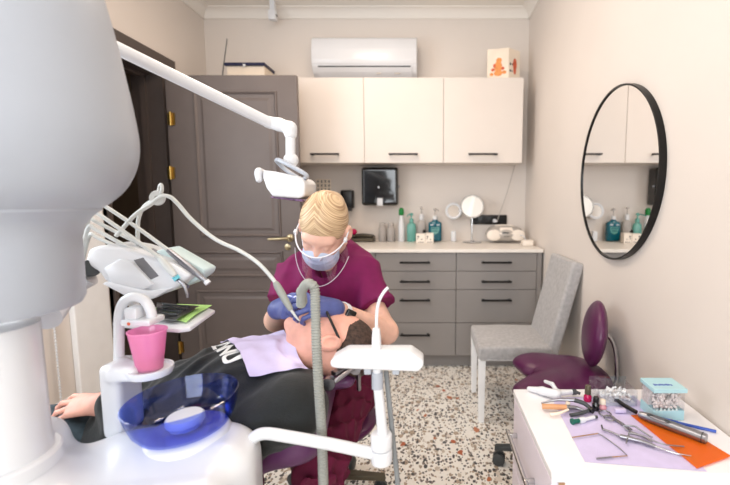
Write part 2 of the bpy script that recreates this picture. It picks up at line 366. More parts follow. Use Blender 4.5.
# ------------------------------------------------------------------ sculpting by signed distance
def sculpt(prims, h=0.006, pad=0.03, disp=None, iters=1):
    """prims: ('cap',p0,p1,r0,r1,k) ('ell',c,(r),rot,k) ('box',c,(half),rot,round,k); a leading '-' carves"""
    pts = []
    for q in prims:
        n = q[0].lstrip('-')
        if n in ('cap', 'cc'):
            rr = max(q[3], q[4])
            for p in (q[1], q[2]): pts += [Vector(p) - V(rr, rr, rr), Vector(p) + V(rr, rr, rr)]
        elif n == 'pl': continue
        else:
            rr = Vector(q[2]).length if n == 'box' else max(q[2]); pts += [Vector(q[1]) - V(rr, rr, rr), Vector(q[1]) + V(rr, rr, rr)]
    A = np.array([tuple(p) for p in pts]); lo = A.min(0) - pad; hi = A.max(0) + pad
    N = np.ceil((hi - lo) / h).astype(int) + 1
    ax = [lo[i] + np.arange(N[i]) * h for i in range(3)]
    D = np.full(N, 1.0, np.float32)
    for q in prims:
        neg = q[0].startswith('-'); n = q[0].lstrip('-'); k = q[-1]
        if n == 'cap' or n == 'cc': b0 = np.minimum(q[1], q[2]) - max(q[3], q[4]); b1 = np.maximum(q[1], q[2]) + max(q[3], q[4])
        elif n == 'box': e = Vector(q[2]).length + q[4]; b0 = np.array(q[1]) - e; b1 = np.array(q[1]) + e
        elif n == 'pl': b0, b1 = lo, hi
        else: e = max(q[2]); b0 = np.array(q[1]) - e; b1 = np.array(q[1]) + e
        mg = 1.2 * k + 4 * h + (0.03 if not neg else 0)
        i0 = np.maximum(0, np.floor((b0 - mg - lo) / h).astype(int)); i1 = np.minimum(N, np.ceil((b1 + mg - lo) / h).astype(int) + 1)
        sl = tuple(slice(i0[i], i1[i]) for i in range(3))
        X, Y, Z = np.meshgrid(*[ax[i][sl[i]].astype(np.float32) for i in range(3)], indexing='ij')
        if n in ('cap', 'cc'):
            p0, p1 = np.array(q[1]), np.array(q[2]); d = p1 - p0; L2 = max(d @ d, 1e-9)
            t = ((X - p0[0]) * d[0] + (Y - p0[1]) * d[1] + (Z - p0[2]) * d[2]) / L2; tc = np.clip(t, 0, 1)
            rad = np.sqrt((X - p0[0] - d[0] * tc) ** 2 + (Y - p0[1] - d[1] * tc) ** 2 + (Z - p0[2] - d[2] * tc) ** 2)
            if n == 'cap': dd = rad - (q[3] + (q[4] - q[3]) * tc)
            else:
                rr = np.sqrt(np.maximum(0, (X - p0[0] - d[0] * t) ** 2 + (Y - p0[1] - d[1] * t) ** 2 + (Z - p0[2] - d[2] * t) ** 2))
                dd = np.maximum(rr - (q[3] + (q[4] - q[3]) * tc), (np.abs(t - .5) - .5) * math.sqrt(L2))
        elif n == 'pl':
            nn = np.array(Vector(q[2]).normalized()); dd = (X - q[1][0]) * nn[0] + (Y - q[1][1]) * nn[1] + (Z - q[1][2]) * nn[2]
        else:
            Rm = np.array(q[3]) if q[3] is not None else np.eye(3)
            dx, dy, dz = X - q[1][0], Y - q[1][1], Z - q[1][2]
            l = [dx * Rm[0, i] + dy * Rm[1, i] + dz * Rm[2, i] for i in range(3)]
            if n == 'ell':
                r = q[2]; k0 = np.sqrt(sum((l[i] / r[i]) ** 2 for i in range(3))); k1 = np.sqrt(sum((l[i] / r[i] ** 2) ** 2 for i in range(3)))
                dd = np.where(k1 > 1e-6, k0 * (k0 - 1) / np.maximum(k1, 1e-6), -min(r))
            else:
                rd = q[4]; w = [np.abs(l[i]) - (q[2][i] - rd) for i in range(3)]
                dd = np.sqrt(sum(np.maximum(x, 0) ** 2 for x in w)) + np.minimum(np.maximum(np.maximum(w[0], w[1]), w[2]), 0) - rd
        a = D[sl]
        if neg:
            hh = np.maximum(k - np.abs(a + dd), 0) / max(k, 1e-6); D[sl] = np.maximum(a, -dd) + hh * hh * k * .25
        else:
            hh = np.maximum(k - np.abs(a - dd), 0) / max(k, 1e-6); D[sl] = np.minimum(a, dd) - hh * hh * k * .25
    if disp is not None:
        X, Y, Z = np.meshgrid(*[a.astype(np.float32) for a in ax], indexing='ij'); D = D + disp(X, Y, Z).astype(np.float32)
    g = vdb.FloatGrid(background=1.0); g.copyFromArray(np.ascontiguousarray(np.clip(D, -1, 1)), tolerance=0.0)
    p, qd = g.convertToQuads(isovalue=0.0)
    p = np.asarray(p, np.float64) * h + lo; qd = np.asarray(qd)[:, ::-1]
    me = bpy.data.meshes.new('sculpt'); me.from_pydata(p.tolist(), [], qd.tolist()); me.update()
    b = bmesh.new(); b.from_mesh(me); bpy.data.meshes.remove(me)
    for _ in range(iters): bmesh.ops.smooth_vert(b, verts=b.verts, factor=.5, use_axis_x=True, use_axis_y=True, use_axis_z=True)
    # keep the largest island only
    seen = set(); best = []
    for v in b.verts:
        if v.index in seen: continue
        st = [v]; seen.add(v.index); isl = []
        while st:
            w = st.pop(); isl.append(w)
            for e in w.link_edges:
                o = e.other_vert(w)
                if o.index not in seen: seen.add(o.index); st.append(o)
        if len(isl) > len(best): best = isl
    keep = set(v.index for v in best)
    bmesh.ops.delete(b, geom=[v for v in b.verts if v.index not in keep], context='VERTS')
    bmesh.ops.recalc_face_normals(b, faces=b.faces)
    return b
def frame(z, x):
    """matrix with columns x', y', z' (z kept, x made orthogonal)"""
    z = Vector(z).normalized(); x = Vector(x); x = (x - z * x.dot(z)).normalized(); y = z.cross(x)
    return Matrix((x, y, z)).transposed()
def text_mesh(body, size, mat4, depth=.001):
    c = bpy.data.curves.new('t', 'FONT'); c.body = body; c.size = size; c.extrude = depth; c.offset = .0022; c.align_x = 'CENTER'; c.align_y = 'CENTER'
    o = bpy.data.objects.new('t', c); COL.objects.link(o)
    dg = bpy.context.evaluated_depsgraph_get(); me = bpy.data.meshes.new_from_object(o.evaluated_get(dg))
    bpy.data.objects.remove(o); bpy.data.curves.remove(c)
    me.transform(mat4); return me
# ================================================================== ROOM
XL, XR, YB, YN, ZT = -1.85, 0.85, 3.6, -1.7, 2.82
struct('floor', box(XL - .1, XR + .1, YN - .1, YB + .1, -.1, 0), 'floor', smooth=False)
struct('ceiling', box(XL - .1, XR + .1, YN - .1, YB + .1, ZT, ZT + .1), 'ceiling', smooth=False)
struct('wall_back', box(XL - .1, XR + .1, YB, YB + .1, 0, ZT), 'wall', smooth=False)
struct('wall_right', box(XR, XR + .1, YN, YB, 0, ZT), 'wall', smooth=False)
DO0, DO1, DZ = 2.40, 3.02, 2.15     # doorway
WA0, WA1, WZ0, WZ1 = .25, 1.90, .95, 2.35   # window beside the camera
def wall_with_holes(mk_box, a0, a1, holes):
    parts = []; x = a0
    for h0, h1, z0, z1 in holes:
        parts.append(mk_box(x, h0, 0, ZT))
        if z0 > 0: parts.append(mk_box(h0, h1, 0, z0))
        parts.append(mk_box(h0, h1, z1, ZT)); x = h1
    parts.append(mk_box(x, a1, 0, ZT)); return merge(*parts)
struct('wall_left', wall_with_holes(lambda a, b_, z0, z1: box(XL - .22, XL, a, b_, z0, z1), YN, YB, [(WA0, WA1, WZ0, WZ1), (DO0, DO1, 0, DZ)]), 'wall', smooth=False)
struct('wall_near', wall_with_holes(lambda a, b_, z0, z1: box(a, b_, YN - .1, YN, z0, z1), XL, XR, [(-1.3, .5, .8, 2.4)]), 'wall', smooth=False)
# windows out of frame: the daylight comes through them
def window_frame(name, axis, c, a0, a1, z0, z1):
    fr = []; t = .05
    def bx(p0, p1, q0, q1):
        return box(c - .03, c + .03, p0, p1, q0, q1) if axis == 'x' else box(p0, p1, c - .03, c + .03, q0, q1)
    mid = (a0 + a1) / 2
    fr = [bx(a0, a0 + t, z0, z1), bx(a1 - t, a1, z0, z1), bx(a0, a1, z0, z0 + t), bx(a0, a1, z1 - t, z1), bx(mid - .03, mid + .03, z0, z1)]
    w = struct(name, merge(*fr), 'trim_white', smooth=False)
    pane = box(c - .004, c + .004, a0 + t, a1 - t, z0 + t, z1 - t) if axis == 'x' else box(a0 + t, a1 - t, c - .004, c + .004, z0 + t, z1 - t)
    add('pane', pane, 'windowpane', w, smooth=False)
window_frame('window_1', 'x', XL - .15, WA0, WA1, WZ0, WZ1)
window_frame('window_2', 'y', YN - .05, -1.3, .5, .8, 2.4)
# coving where walls meet ceiling
cz = .075
def cove(p0, p1, out):
    p0, p1, out = Vector(p0), Vector(p1), Vector(out); pr = [p0 + V(0, 0, -cz), p0 + out * .012 + V(0, 0, -cz)]
    for i in range(6):
        a = i / 5 * PI / 2
        pr.append(p0 + out * (.012 + (cz - .012) * (1 - math.cos(a))) + V(0, 0, -cz + (cz - .008) * math.sin(a)))
    pr += [p0 + out * cz, p0 + V(0, 0, 0)]
    return prism(pr, p1 - p0)
struct('trim_2', cove((XL, YB, ZT), (XR, YB, ZT), (0, -1, 0)), 'ceiling')
struct('trim_3', cove((XL, YN, ZT), (XL, YB, ZT), (1, 0, 0)), 'ceiling')
struct('trim_4', cove((XR, YN, ZT), (XR, YB, ZT), (-1, 0, 0)), 'ceiling')
# hallway beyond the doorway
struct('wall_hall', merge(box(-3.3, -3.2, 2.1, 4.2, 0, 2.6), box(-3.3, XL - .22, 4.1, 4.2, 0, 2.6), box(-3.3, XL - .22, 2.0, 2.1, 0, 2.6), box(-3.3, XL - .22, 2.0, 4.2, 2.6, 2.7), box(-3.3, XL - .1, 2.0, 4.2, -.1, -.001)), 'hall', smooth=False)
# door frame: stepped casing and jamb lining
cas = []
for off, w, d in ((0, .10, .022), (.0, .06, .034)):
    cas += [box(XL, XL + d, DO1, DO1 + w, 0, DZ + w), box(XL, XL + d, DO0 - .0, DO1, DZ, DZ + w), box(XL, XL + d, DO0 - .03, DO0, 0, DZ + w)]
cas += [box(XL - .22, XL + .001, DO1 - .03, DO1 + .001, 0, DZ), box(XL - .22, XL + .001, DO0, DO1, DZ - .03, DZ + .001), box(XL - .22, XL - .001, DO0, DO0 + .03, 0, DZ),
        box(XL - .15, XL - .11, DO1 - .05, DO1 - .02, 0, DZ - .02), box(XL - .15, XL - .11, DO0, DO1, DZ - .05, DZ - .02)]
struct('trim_5', merge(*cas), 'casing', smooth=False)
# white pilaster next to the doorway
struct('trim_1', box(XL, XL + .03, 2.09, 2.33, 0, 2.15, .006), 'trim_white', smooth=False)
# open door leaf, swung against the kitchen run
YD = 2.90
dx0, dx1 = P(172, 200, YD).x, P(299, 160, YD).x
dzt = P(240, 75, YD).z
leaf = struct('door_1', box(dx0, dx1, YD, YD + .04, .012, dzt, .003), 'door', smooth=False)
def panel(px0, px1, py0, py1):
    a, b_ = P(px0, py0, YD), P(px1, py1, YD); x0, x1, z1, z0 = a.x, b_.x, a.z, b_.z
    out = bmesh.new()
    # moulded frame: ring profile swept around the rectangle plus a slightly raised field
    prof = [(0, 0), (.004, -.010), (.010, -.012), (.018, -.004), (.026, .004), (.034, .004)]
    rings = []
    for d, y in prof:
        rings.append([out.verts.new((xx, YD + y, zz)) for xx, zz in ((x0 + d, z0 + d), (x1 - d, z0 + d), (x1 - d, z1 - d), (x0 + d, z1 - d))])
    for p, q in zip(rings, rings[1:]):
        for i in range(4): out.faces.new((p[i], p[(i + 1) % 4], q[(i + 1) % 4], q[i]))
    d = .034; r2 = [out.verts.new((xx, YD - .006, zz)) for xx, zz in ((x0 + d + .03, z0 + d + .03), (x1 - d - .03, z0 + d + .03), (x1 - d - .03, z1 - d - .03), (x0 + d + .03, z1 - d - .03))]
    for i in range(4): out.faces.new((rings[-1][i], rings[-1][(i + 1) % 4], r2[(i + 1) % 4], r2[i]))
    out.faces.new(r2)
    bmesh.ops.recalc_face_normals(out, faces=out.faces)
    # make it a closed solid
    back = [out.verts.new((v.co.x, YD + .006, v.co.z)) for v in rings[0]]
    for i in range(4): out.faces.new((rings[0][(i + 1) % 4], rings[0][i], back[i], back[(i + 1) % 4]))
    out.faces.new(back); bmesh.ops.recalc_face_normals(out, faces=out.faces)
    add('door_panel', out, 'door', leaf, smooth=False)
panel(193, 282, 91, 237); panel(194, 284, 251, 277); panel(196, 286, 290, 352)
for py in (119, 173):
    c = P(172, py, YD); add('hinge', merge(cyl(c + V(-.004, -.012, -.045), c + V(-.004, -.012, .045), .009), box(c.x - .03, c.x - .004, YD - .004, YD + .01, c.z - .04, c.z + .04), box(c.x - .004, c.x + .022, YD - .004, YD + .01, c.z - .04, c.z + .04)), 'brass', leaf, label='brass hinge')
c = P(182, 347, YD); c.x = dx0; add('hinge', merge(cyl(c + V(-.004, -.012, -.045), c + V(-.004, -.012, .045), .009), box(c.x - .004, c.x + .022, YD - .004, YD + .01, c.z - .04, c.z + .04)), 'brass', leaf, label='brass hinge')
c = P(290, 238, YD)
add('door_handle', merge(lathe([(.026, 0), (.026, .006), (.020, .010), (.010, .012)], c + V(0, 0, 0), 28, (PI / 2, 0, 0)), cyl(c, c + V(0, -.05, 0), .010), tube([c + V(0, -.048, 0), c + V(-.03, -.052, .001), c + V(-.09, -.052, -.002), c + V(-.135, -.050, -.004)], [.011, .009], 12, 5)), 'lever', leaf, label='satin brass lever handle')
c = P(288, 247, YD); add('lock_rosette', lathe([(.022, 0), (.022, .006), (.012, .009)], c, 24, (PI / 2, 0, 0)), 'lever', leaf)
# ================================================================== WALL CABINETS
YU = 3.25
def bar_handle(px0, px1, py, Y, out=.032):
    a, b_ = P(px0, py, Y), P(px1, py, Y); z = a.z
    return merge(box(a.x, b_.x, Y - out - .006, Y - out + .004, z - .007, z + .007, .002), box(a.x + .008, a.x + .022, Y - out, Y - .0005, z - .006, z + .006), box(b_.x - .022, b_.x - .008, Y - out, Y - .0005, z - .006, z + .006))
zu1, zu0 = P(400, 77.5, YU).z, P(400, 162, YU).z
ux = [P(p, 120, YU).x for p in (205, 284, 364, 443.5, 523)]
ux[0] = max(ux[0], XL + .02)
wl = ['cream wall cabinet whose top carries the navy-lidded box, mostly hidden by the door', 'cream wall cabinet right beside the edge of the open taupe door', 'cream wall cabinet under the right half of the air conditioner', 'cream wall cabinet nearest the right wall, picture box on top']
hx = [None, (311, 340), (389, 418), (468, 497)]
for i in range(4):
    t = thing('wall_cabinet', wl[i], 'cabinet', ((ux[i] + ux[i + 1]) / 2, 3.43, zu0), 'row of cream wall cabinets')
    add('cabinet_body', box(ux[i] + .001, ux[i + 1] - .001, YU + .021, YB - .002, zu0, zu1), 'cab_white', t, smooth=False)
    d = add('cabinet_door', box(ux[i] + .0015, ux[i + 1] - .0015, YU, YU + .019, zu0 - .006, zu1, .0015), 'cab_white', t, smooth=False)
    if hx[i]: add('handle', bar_handle(*hx[i], 154.5, YU), 'black_metal', d, label='black bar handle', smooth=False)
# ================================================================== BASE CABINETS + WORKTOP
YF = 2.98
lx = [P(p, 300, YF).x for p in (300, 376, 456, 536)]
rows = [252.5, 271.2, 289.6, 322.9, 356.8]
zs = [P(480, r, YF).z for r in rows]; zs[-1] = .10
bl = ['grey drawer unit behind the person in the magenta scrub top', 'middle grey drawer unit directly right of the magenta scrub sleeve', 'grey drawer unit closest to the grey upholstered chair']
bh = [(322, 350), (400, 430), (481, 511)]; hy = [262.0, 281.0, 299.5, 334.0]
for i in range(3):
    t = thing('drawer_unit', bl[i], 'cabinet', ((lx[i] + lx[i + 1]) / 2, 3.28, .1), 'run of grey drawer units')
    add('cabinet_body', box(lx[i] + .001, lx[i + 1] - .001, YF + .02, YB - .002, .10, zs[0] - .001), 'cab_gray', t, smooth=False)
    for k in range(4):
        d = add('drawer', box(lx[i] + .002, lx[i + 1] - .002, YF, YF + .019, zs[k + 1] + .002, zs[k] - .002, .0015), 'cab_gray', t, smooth=False)
        add('handle', bar_handle(*bh[i], hy[k], YF), 'black_metal', d, label='black bar handle', smooth=False)
add('end_panel', box(lx[3] + .001, lx[3] + .034, YF, YB - .002, .0, zs[0] - .001), 'cab_gray', None, 'narrow grey end panel right of the drawers by the wall', 'panel', smooth=False)
struct('baseboard_back', box(lx[0], lx[3], YF + .06, YF + .08, 0, .098), 'cab_gray', smooth=False)
add('worktop', box(lx[0] - .02, lx[3] + .040, YF - .02, YB - .001, zs[0] + .001, .90, .003), 'worktop', None, 'long white worktop lying over the grey drawer units', 'worktop', smooth=False)
# ================================================================== AIR CONDITIONER
ac0, ac1 = P(311, 55, 3.39).x, P(417, 55, 3.39).x
zt, zb = P(360, 37, 3.42).z, P(360, 76.5, 3.42).z
t = thing('air_conditioner', 'white split air conditioner mounted high above the wall cabinets', 'air conditioner', ((ac0 + ac1) / 2, 3.5, zb))
H = zt - zb
prof = [(YB - .001, 0), (YB - .10, .0), (YB - .165, .03), (YB - .205, .075), (YB - .215, .12), (YB - .212, .20), (YB - .195, H - .02), (YB - .17, H), (YB - .001, H)]
add('housing', prism([V(ac0, y, zb + z) for y, z in prof], V(ac1 - ac0, 0, 0), .008, 3), 'white', t)
add('front_panel', prism([V(ac0 + .004, y - .004, zb + z) for y, z in [(YB - .209, .085), (YB - .219, .12), (YB - .216, .20), (YB - .199, H - .022), (YB - .18, H - .03), (YB - .18, .085)]], V(ac1 - ac0 - .008, 0, 0), .004, 2), 'white', t)
lv = [V(ac0 + .05, y, zb + z) for y, z in [(YB - .200, .062), (YB - .206, .070), (YB - .204, .076), (YB - .196, .068)]]
add('air_slot', prism(lv, V(ac1 - ac0 - .1, 0, 0)), 'castor', t, label='dark air outlet slot')
lv = [V(ac0 + .04, y, zb + z) for y, z in [(YB - .12, -.001), (YB - .176, .034), (YB - .204, .064), (YB - .198, .068), (YB - .12, .01)]]
add('louvre', prism(lv, V(ac1 - ac0 - .08, 0, 0), .002, 1), 'white', t)
for px, n in ((377, 3), (395, 4)):
    c = P(px, 75, 3.45); add('indicator', merge(*[box(c.x + q * .012, c.x + q * .012 + .006, YB - .19 + .0, YB - .17, zb + .020, zb + .027) for q in range(n)]), 'silvergrey', t)
# ceiling presence sensor
c = P(272, 14, 3.42); t = thing('motion_sensor', 'small white sensor box hanging below the ceiling cove', 'sensor', (c.x, 3.44, c.z - .03))
add('housing', merge(box(c.x - .03, c.x + .03, 3.41, 3.47, c.z - .04, c.z + .03, .006), box(c.x - .018, c.x + .018, 3.425, 3.46, c.z + .03, ZT - .0)), 'white', t)
add('sensor_eye', merge(ellipsoid((c.x + .03, 3.425, c.z - .005), (.006, .006, .006)), ellipsoid((c.x + .03, 3.445, c.z - .005), (.006, .006, .006))), 'black', t)
# boxes on the wall cabinets
a, b_ = P(226, 66, 3.33), P(266, 66, 3.33)
t = thing('storage_box', 'white cardboard box with navy lid on the leftmost wall cabinet', 'box', ((a.x + b_.x) / 2, 3.42, zu1))
zl = P(245, 66, 3.33).z
add('box_body', box(a.x + .01, b_.x - .01, 3.32, 3.50, zu1 + .0005, zl, .003), 'card', t, smooth=False)
lid = add('box_lid', box(a.x, b_.x, 3.30, 3.52, zl - .004, zl + .018, .003), 'navy', t, smooth=False, label='navy lid')
add('box_clip', box((a.x + b_.x) / 2 - .01, (a.x + b_.x) / 2 + .01, 3.294, 3.30, zl - .015, zl + .004, .002), 'white', t, smooth=False)
c = P(226, 40, 3.30)
add('antenna_rod', tube([V(a.x - .015, 3.30, zu1 + .0005), V(a.x - .012, 3.30, zu1 + .06), V(c.x + .004, 3.30, c.z - .02), V(c.x + .006, 3.30, c.z + .01)], [.005, .003], 8, 4), 'castor', None, 'thin dark rod standing upright by the navy-lidded box', 'rod')
a, m_, r_ = P(487, 70, 3.30), P(508.5, 70, 3.26), P(520, 70, 3.34)
zt2 = P(498, 48.5, 3.28).z
t = thing('picture_box', 'cream carton with orange printed figures on the rightmost wall cabinet', 'box', ((a.x + r_.x) / 2, 3.34, zu1))
poly = [V(a.x, 3.30, zu1 + .0005), V(m_.x, 3.26, zu1 + .0005), V(r_.x, 3.34, zu1 + .0005), V(r_.x - .16, 3.40, zu1 + .0005)]
add('carton', prism(poly, V(0, 0, zt2 - zu1), .002, 1), 'card', t, smooth=False)
d1 = (poly[1] - poly[0]).normalized(); n1 = V(d1.y, -d1.x, 0); d2 = (poly[2] - poly[1]).normalized(); n2 = V(d2.y, -d2.x, 0)
hh = zt2 - zu1
def blobs(org, d, n, items, mat, name):
    out = []
    for fx, fz, rx, rz in items:
        c = org + d * fx + n * .0005 + V(0, 0, fz * hh); out.append(ellipsoid(c, (rx, .0012, rz), frame((0, 0, 1), d), 12, 8))
    for q_ in out: add(name, q_, mat, t)
blobs(poly[0], d1, n1, [(.085, .38, .030, .045), (.085, .18, .033, .022), (.09, .60, .022, .02), (.035, .15, .015, .012), (.13, .2, .018, .013)], 'orangeprint', 'print')
blobs(poly[0], d1, n1, [(.058, .43, .012, .016), (.045, .30, .014, .012), (.120, .33, .013, .012)], 'redprint', 'print')
blobs(poly[1], d2, n2, [(.07, .5, .022, .045), (.07, .30, .016, .03)], 'redprint', 'print')
blobs(poly[1], d2, n2, [(.02, .48, .008, .01), (.02, .26, .008, .01), (.042, .48, .006, .008), (.04, .26, .006, .008)], 'darkprint', 'print')
# ================================================================== ON THE BACK WALL
a, b_ = P(361, 167, 3.46), P(398, 205.5, 3.46)
t = thing('towel_dispenser', 'large glossy black paper towel dispenser under the wall cabinets', 'dispenser', ((a.x + b_.x) / 2, 3.53, b_.z))
add('cover', sculpt([('box', V((a.x + b_.x) / 2, 3.53, (a.z + b_.z) / 2), ((b_.x - a.x) / 2, .069, (a.z - b_.z) / 2), None, .022, .001), ('-box', V((a.x + b_.x) / 2, 3.45, b_.z), (.026, .03, .065), None, .01, .003)], .005, .02), 'black_gloss', t, angle=60)
cx_ = (a.x + b_.x) / 2
add('paper_towel', box(cx_ - .024, cx_ + .024, 3.470, 3.478, b_.z - .003, b_.z + .062, .002), 'white', t, label='white paper towel tip')
add('lock', cyl((b_.x - .004, 3.49, (a.z + b_.z) / 2), (b_.x + .012, 3.49, (a.z + b_.z) / 2), .010), 'steel', t); add('status_dot', cyl((cx_ - .008, 3.462, (a.z + b_.z) / 2 - .008), (cx_ - .008, 3.458, (a.z + b_.z) / 2 - .008), .008), 'white', t)
a, b_ = P(340, 190, 3.5), P(353, 211, 3.5)
t = thing('soap_dispenser', 'small black soap dispenser on the wall just behind the blonde head', 'dispenser', ((a.x + b_.x) / 2, 3.55, b_.z))
add('housing', box(a.x, b_.x, 3.50, YB - .001, b_.z + .02, a.z, .014, 3), 'black', t); add('push_lever', box(a.x + .012, b_.x - .012, 3.49, 3.55, b_.z, b_.z + .03, .006), 'black_metal', t)
a, b_ = P(316, 179, 3.595), P(331, 192, 3.595)
t = thing('wall_notice', 'small pale notice with a grid of hygiene pictograms on the back wall', 'sign', ((a.x + b_.x) / 2, YB - .003, b_.z))
add('sheet', box(a.x, b_.x, YB - .003, YB - .0005, b_.z, a.z), 'card', t, smooth=False)
for q in range(4):
    for w in range(3):
        x = a.x + .016 + q * (b_.x - a.x - .032) / 3; z = b_.z + .02 + w * (a.z - b_.z - .04) / 2
        add('pictogram', merge(box(x - .008, x + .006, YB - .0040, YB - .003, z - .010, z - .004), ellipsoid((x, YB - .0036, z + .004), (.006, .0008, .006), None, 8, 6)), 'darkprint', t, smooth=False)
a, b_ = P(471, 215, 3.58), P(507, 224.5, 3.58)
t = thing('socket_strip', 'black multi-socket strip on the back wall behind the stand mirror', 'socket', ((a.x + b_.x) / 2, YB - .01, b_.z))
add('cover_plate', box(a.x, b_.x, YB - .014, YB - .0005, b_.z, a.z, .004), 'black', t)
for q in range(4):
    x = a.x + (b_.x - a.x) * (q + .5) / 4; add('socket', lathe([(.027, 0), (.027, .003), (.020, .003), (.019, .0005)], (x, YB - .014, (a.z + b_.z) / 2), 20, (PI / 2, 0, 0)), 'black_metal', t)
c0, c1 = P(515.5, 164, 3.56), P(497, 221, 3.56)
t = thing('extension_cable', 'thin white cable running from the wall cabinet down to the sockets', 'cable', (c1.x, 3.57, c1.z))
add('cable', tube([c0 + V(0, 0, .01), c0.lerp(c1, .5) + V(.006, 0, 0), c1 + V(0, -.005, .0)], .0028, 8, 5), 'silvergrey', t)
add('plug', merge(cyl(c1 + V(-.02, .024, .002), c1 + V(-.02, -.01, .002), .016), tube([c1 + V(-.02, -.01, .002), c1 + V(-.01, -.02, -.005), c1 + V(.0, -.006, .0)], .006, 8, 4)), 'white', t)
# ================================================================== ON THE WORKTOP
ZW = .9005
def wx(px, Y): return P(px, 236, Y).x
# instrument tray with red item
x0, x1 = wx(349, 3.525), wx(374.5, 3.525)
t = thing('tool_tray', 'dark tray of hand tools on the worktop beside the blonde head', 'tray', ((x0 + x1) / 2, 3.525, ZW))
add('tray', merge(box(x0, x1, 3.475, 3.585, ZW, ZW + .012, .003), box(x0, x0 + .006, 3.475, 3.585, ZW, ZW + .045), box(x1 - .006, x1, 3.475, 3.585, ZW, ZW + .045), box(x0, x1, 3.475, 3.481, ZW, ZW + .03), box(x0, x1, 3.579, 3.585, ZW, ZW + .045)), 'olive', t, smooth=False)
for q in range(4):
    add('hand_tool', tube([V(x0 + .02, 3.495 + q * .02, ZW + .045), V(x0 + .1, 3.50 + q * .02, ZW + .055 + .006 * (q % 2)), V(x1 - .01, 3.495 + q * .022, ZW + .05)], .006, 8, 4), 'black_metal' if q % 2 else 'olive', t)
add('red_knob', ellipsoid((wx(354, 3.515), 3.515, ZW + .085), (.026, .024, .026)), 'red', t, label='red knob')
add('red_handle', cyl((wx(354, 3.515), 3.515, ZW + .012), (wx(354, 3.515), 3.515, ZW + .075), .012), 'black_metal', t)
def bottle(name, label, cat, pxc, Y, w, hbody, mat, cap, capm, shoulder=.75, parts=None, depth=None):
    x = wx(pxc, Y); r = w / 2; t = thing(name, label, cat, (x, Y, ZW))
    pr = [(r * .92, 0), (r, .006), (r, hbody * shoulder), (r * .82, hbody * (shoulder + .12)), (r * .45, hbody * .97), (r * .4, hbody)]
    b = lathe(pr, (0, 0, 0), 28)
    if depth: bmesh.ops.scale(b, vec=(1, depth / w, 1), verts=b.verts)
    bmesh.ops.translate(b, vec=(x, Y, ZW), verts=b.verts); add('bottle_body', b, mat, t)
    for nm, pr2, mm in cap: add(nm, lathe(pr2, (x, Y, ZW + hbody), 20), mm, t)
    return t, x
def pump(h, r=.012):
    return [('pump_collar', [(r * 1.3, 0), (r * 1.3, .022), (r * .5, .026)], None), ('pump_head', [(.005, .024), (.005, h - .014), (.014, h - .012), (.014, h - .002), (.004, h)], None)]
# two clear jars
for q, (px, lab) in enumerate(((382.5, 'clear jar beside its twin, nearer to the tool tray'), (391, 'clear jar beside its twin, nearer to the green-capped bottle'))):
    x = wx(px, 3.525); t = thing('clear_jar', lab, 'jar', (x, 3.525, ZW), 'pair of clear jars on the worktop')
    add('jar_body', lathe([(.030, 0), (.033, .005), (.033, .115), (.028, .125), (.024, .128)], (x, 3.525, ZW), 28), 'glasswhite', t)
    add('jar_lid', lathe([(.026, .128), (.027, .13), (.027, .155), (.020, .162), (0, .163)], (x, 3.525, ZW), 24), 'glasswhite', t)
    add('contents', lathe([(.029, .003), (.029, .05)], (x, 3.525, ZW), 20), 'white', t, label='white filling')
t, x = bottle('spray_bottle', 'tall white bottle with a bright green cap on the worktop', 'bottle', 401.5, 3.525, .055, .225, 'white', [('bottle_cap', [(.020, 0), (.022, .004), (.022, .045), (.014, .06), (0, .064)], 'greencap')], None, .6)
t, x = bottle('pump_bottle', 'mint green pump bottle standing beside the green-capped bottle', 'bottle', 411.5, 3.525, .078, .165, 'mint', [('pump_collar', [(.018, 0), (.018, .03), (.008, .034)], 'mint'), ('pump_head', [(.006, .03), (.006, .055), (.016, .058), (.016, .074), (.006, .08)], 'mint')], None, .8, depth=.05)
add('nozzle', tube([V(x, 3.525, ZW + .23), V(x - .02, 3.515, ZW + .232), V(x - .03, 3.44, ZW + .222)], .005, 8, 3), 'mint', t)
t, x = bottle('clear_pump_bottle', 'clear pump bottle with white dispenser behind the small white boxes', 'bottle', 421.5, 3.535, .078, .185, 'glasswhite', [('pump_collar', [(.018, 0), (.018, .045), (.008, .05)], 'white'), ('pump_head', [(.005, .045), (.005, .09), (.014, .094), (.014, .108), (.004, .114)], 'glasswhite')], None, .82, depth=.05)
# mouthwash with two-panel label
x = wx(435, 3.535); t = thing('mouthwash_bottle', 'teal mouthwash bottle with a pump and pale shield label', 'bottle', (x, 3.535, ZW))
add('bottle_body', sculpt([('box', V(x, 3.535, ZW + .085), (.057, .03, .083), None, .018, .02), ('cap', V(x, 3.535, ZW + .15), V(x, 3.535, ZW + .19), .022, .018, .03), ('pl', V(x, 3.535, ZW + .001), V(0, 0, -1), 0)][:2], .004, .03), 'teal', t, angle=60)
add('pump_collar', lathe([(.020, .188), (.020, .215), (.009, .22)], (x, 3.535, ZW), 20), 'white', t)
add('pump_head', merge(lathe([(.005, .215), (.005, .262), (.014, .265), (.014, .28), (.004, .286)], (x, 3.535, ZW), 16), tube([V(x, 3.535, ZW + .272), V(x + .02, 3.525, ZW + .274), V(x + .03, 3.5155, ZW + .262)], .005, 8, 3)), 'glasswhite', t)
add('label', prism([V(x + a_, 3.5035, ZW + b_) for a_, b_ in ((-.034, .125), (.034, .125), (.036, .105), (.026, .075), (0, .062), (-.026, .075), (-.036, .105))], V(0, .004, 0)), 'mint', t, label='pale shield label')
for q, (wd, zz) in enumerate(((.03, .112), (.04, .143), (.022, .092))):
    add('label_print', merge(*[box(x - wd + k * wd / 3, x - wd + k * wd / 3 + wd / 4.2, 3.5022, 3.5036, ZW + zz - .005, ZW + zz + .006) for k in range(6)]), 'white' if q == 1 else 'teal', t, smooth=False)
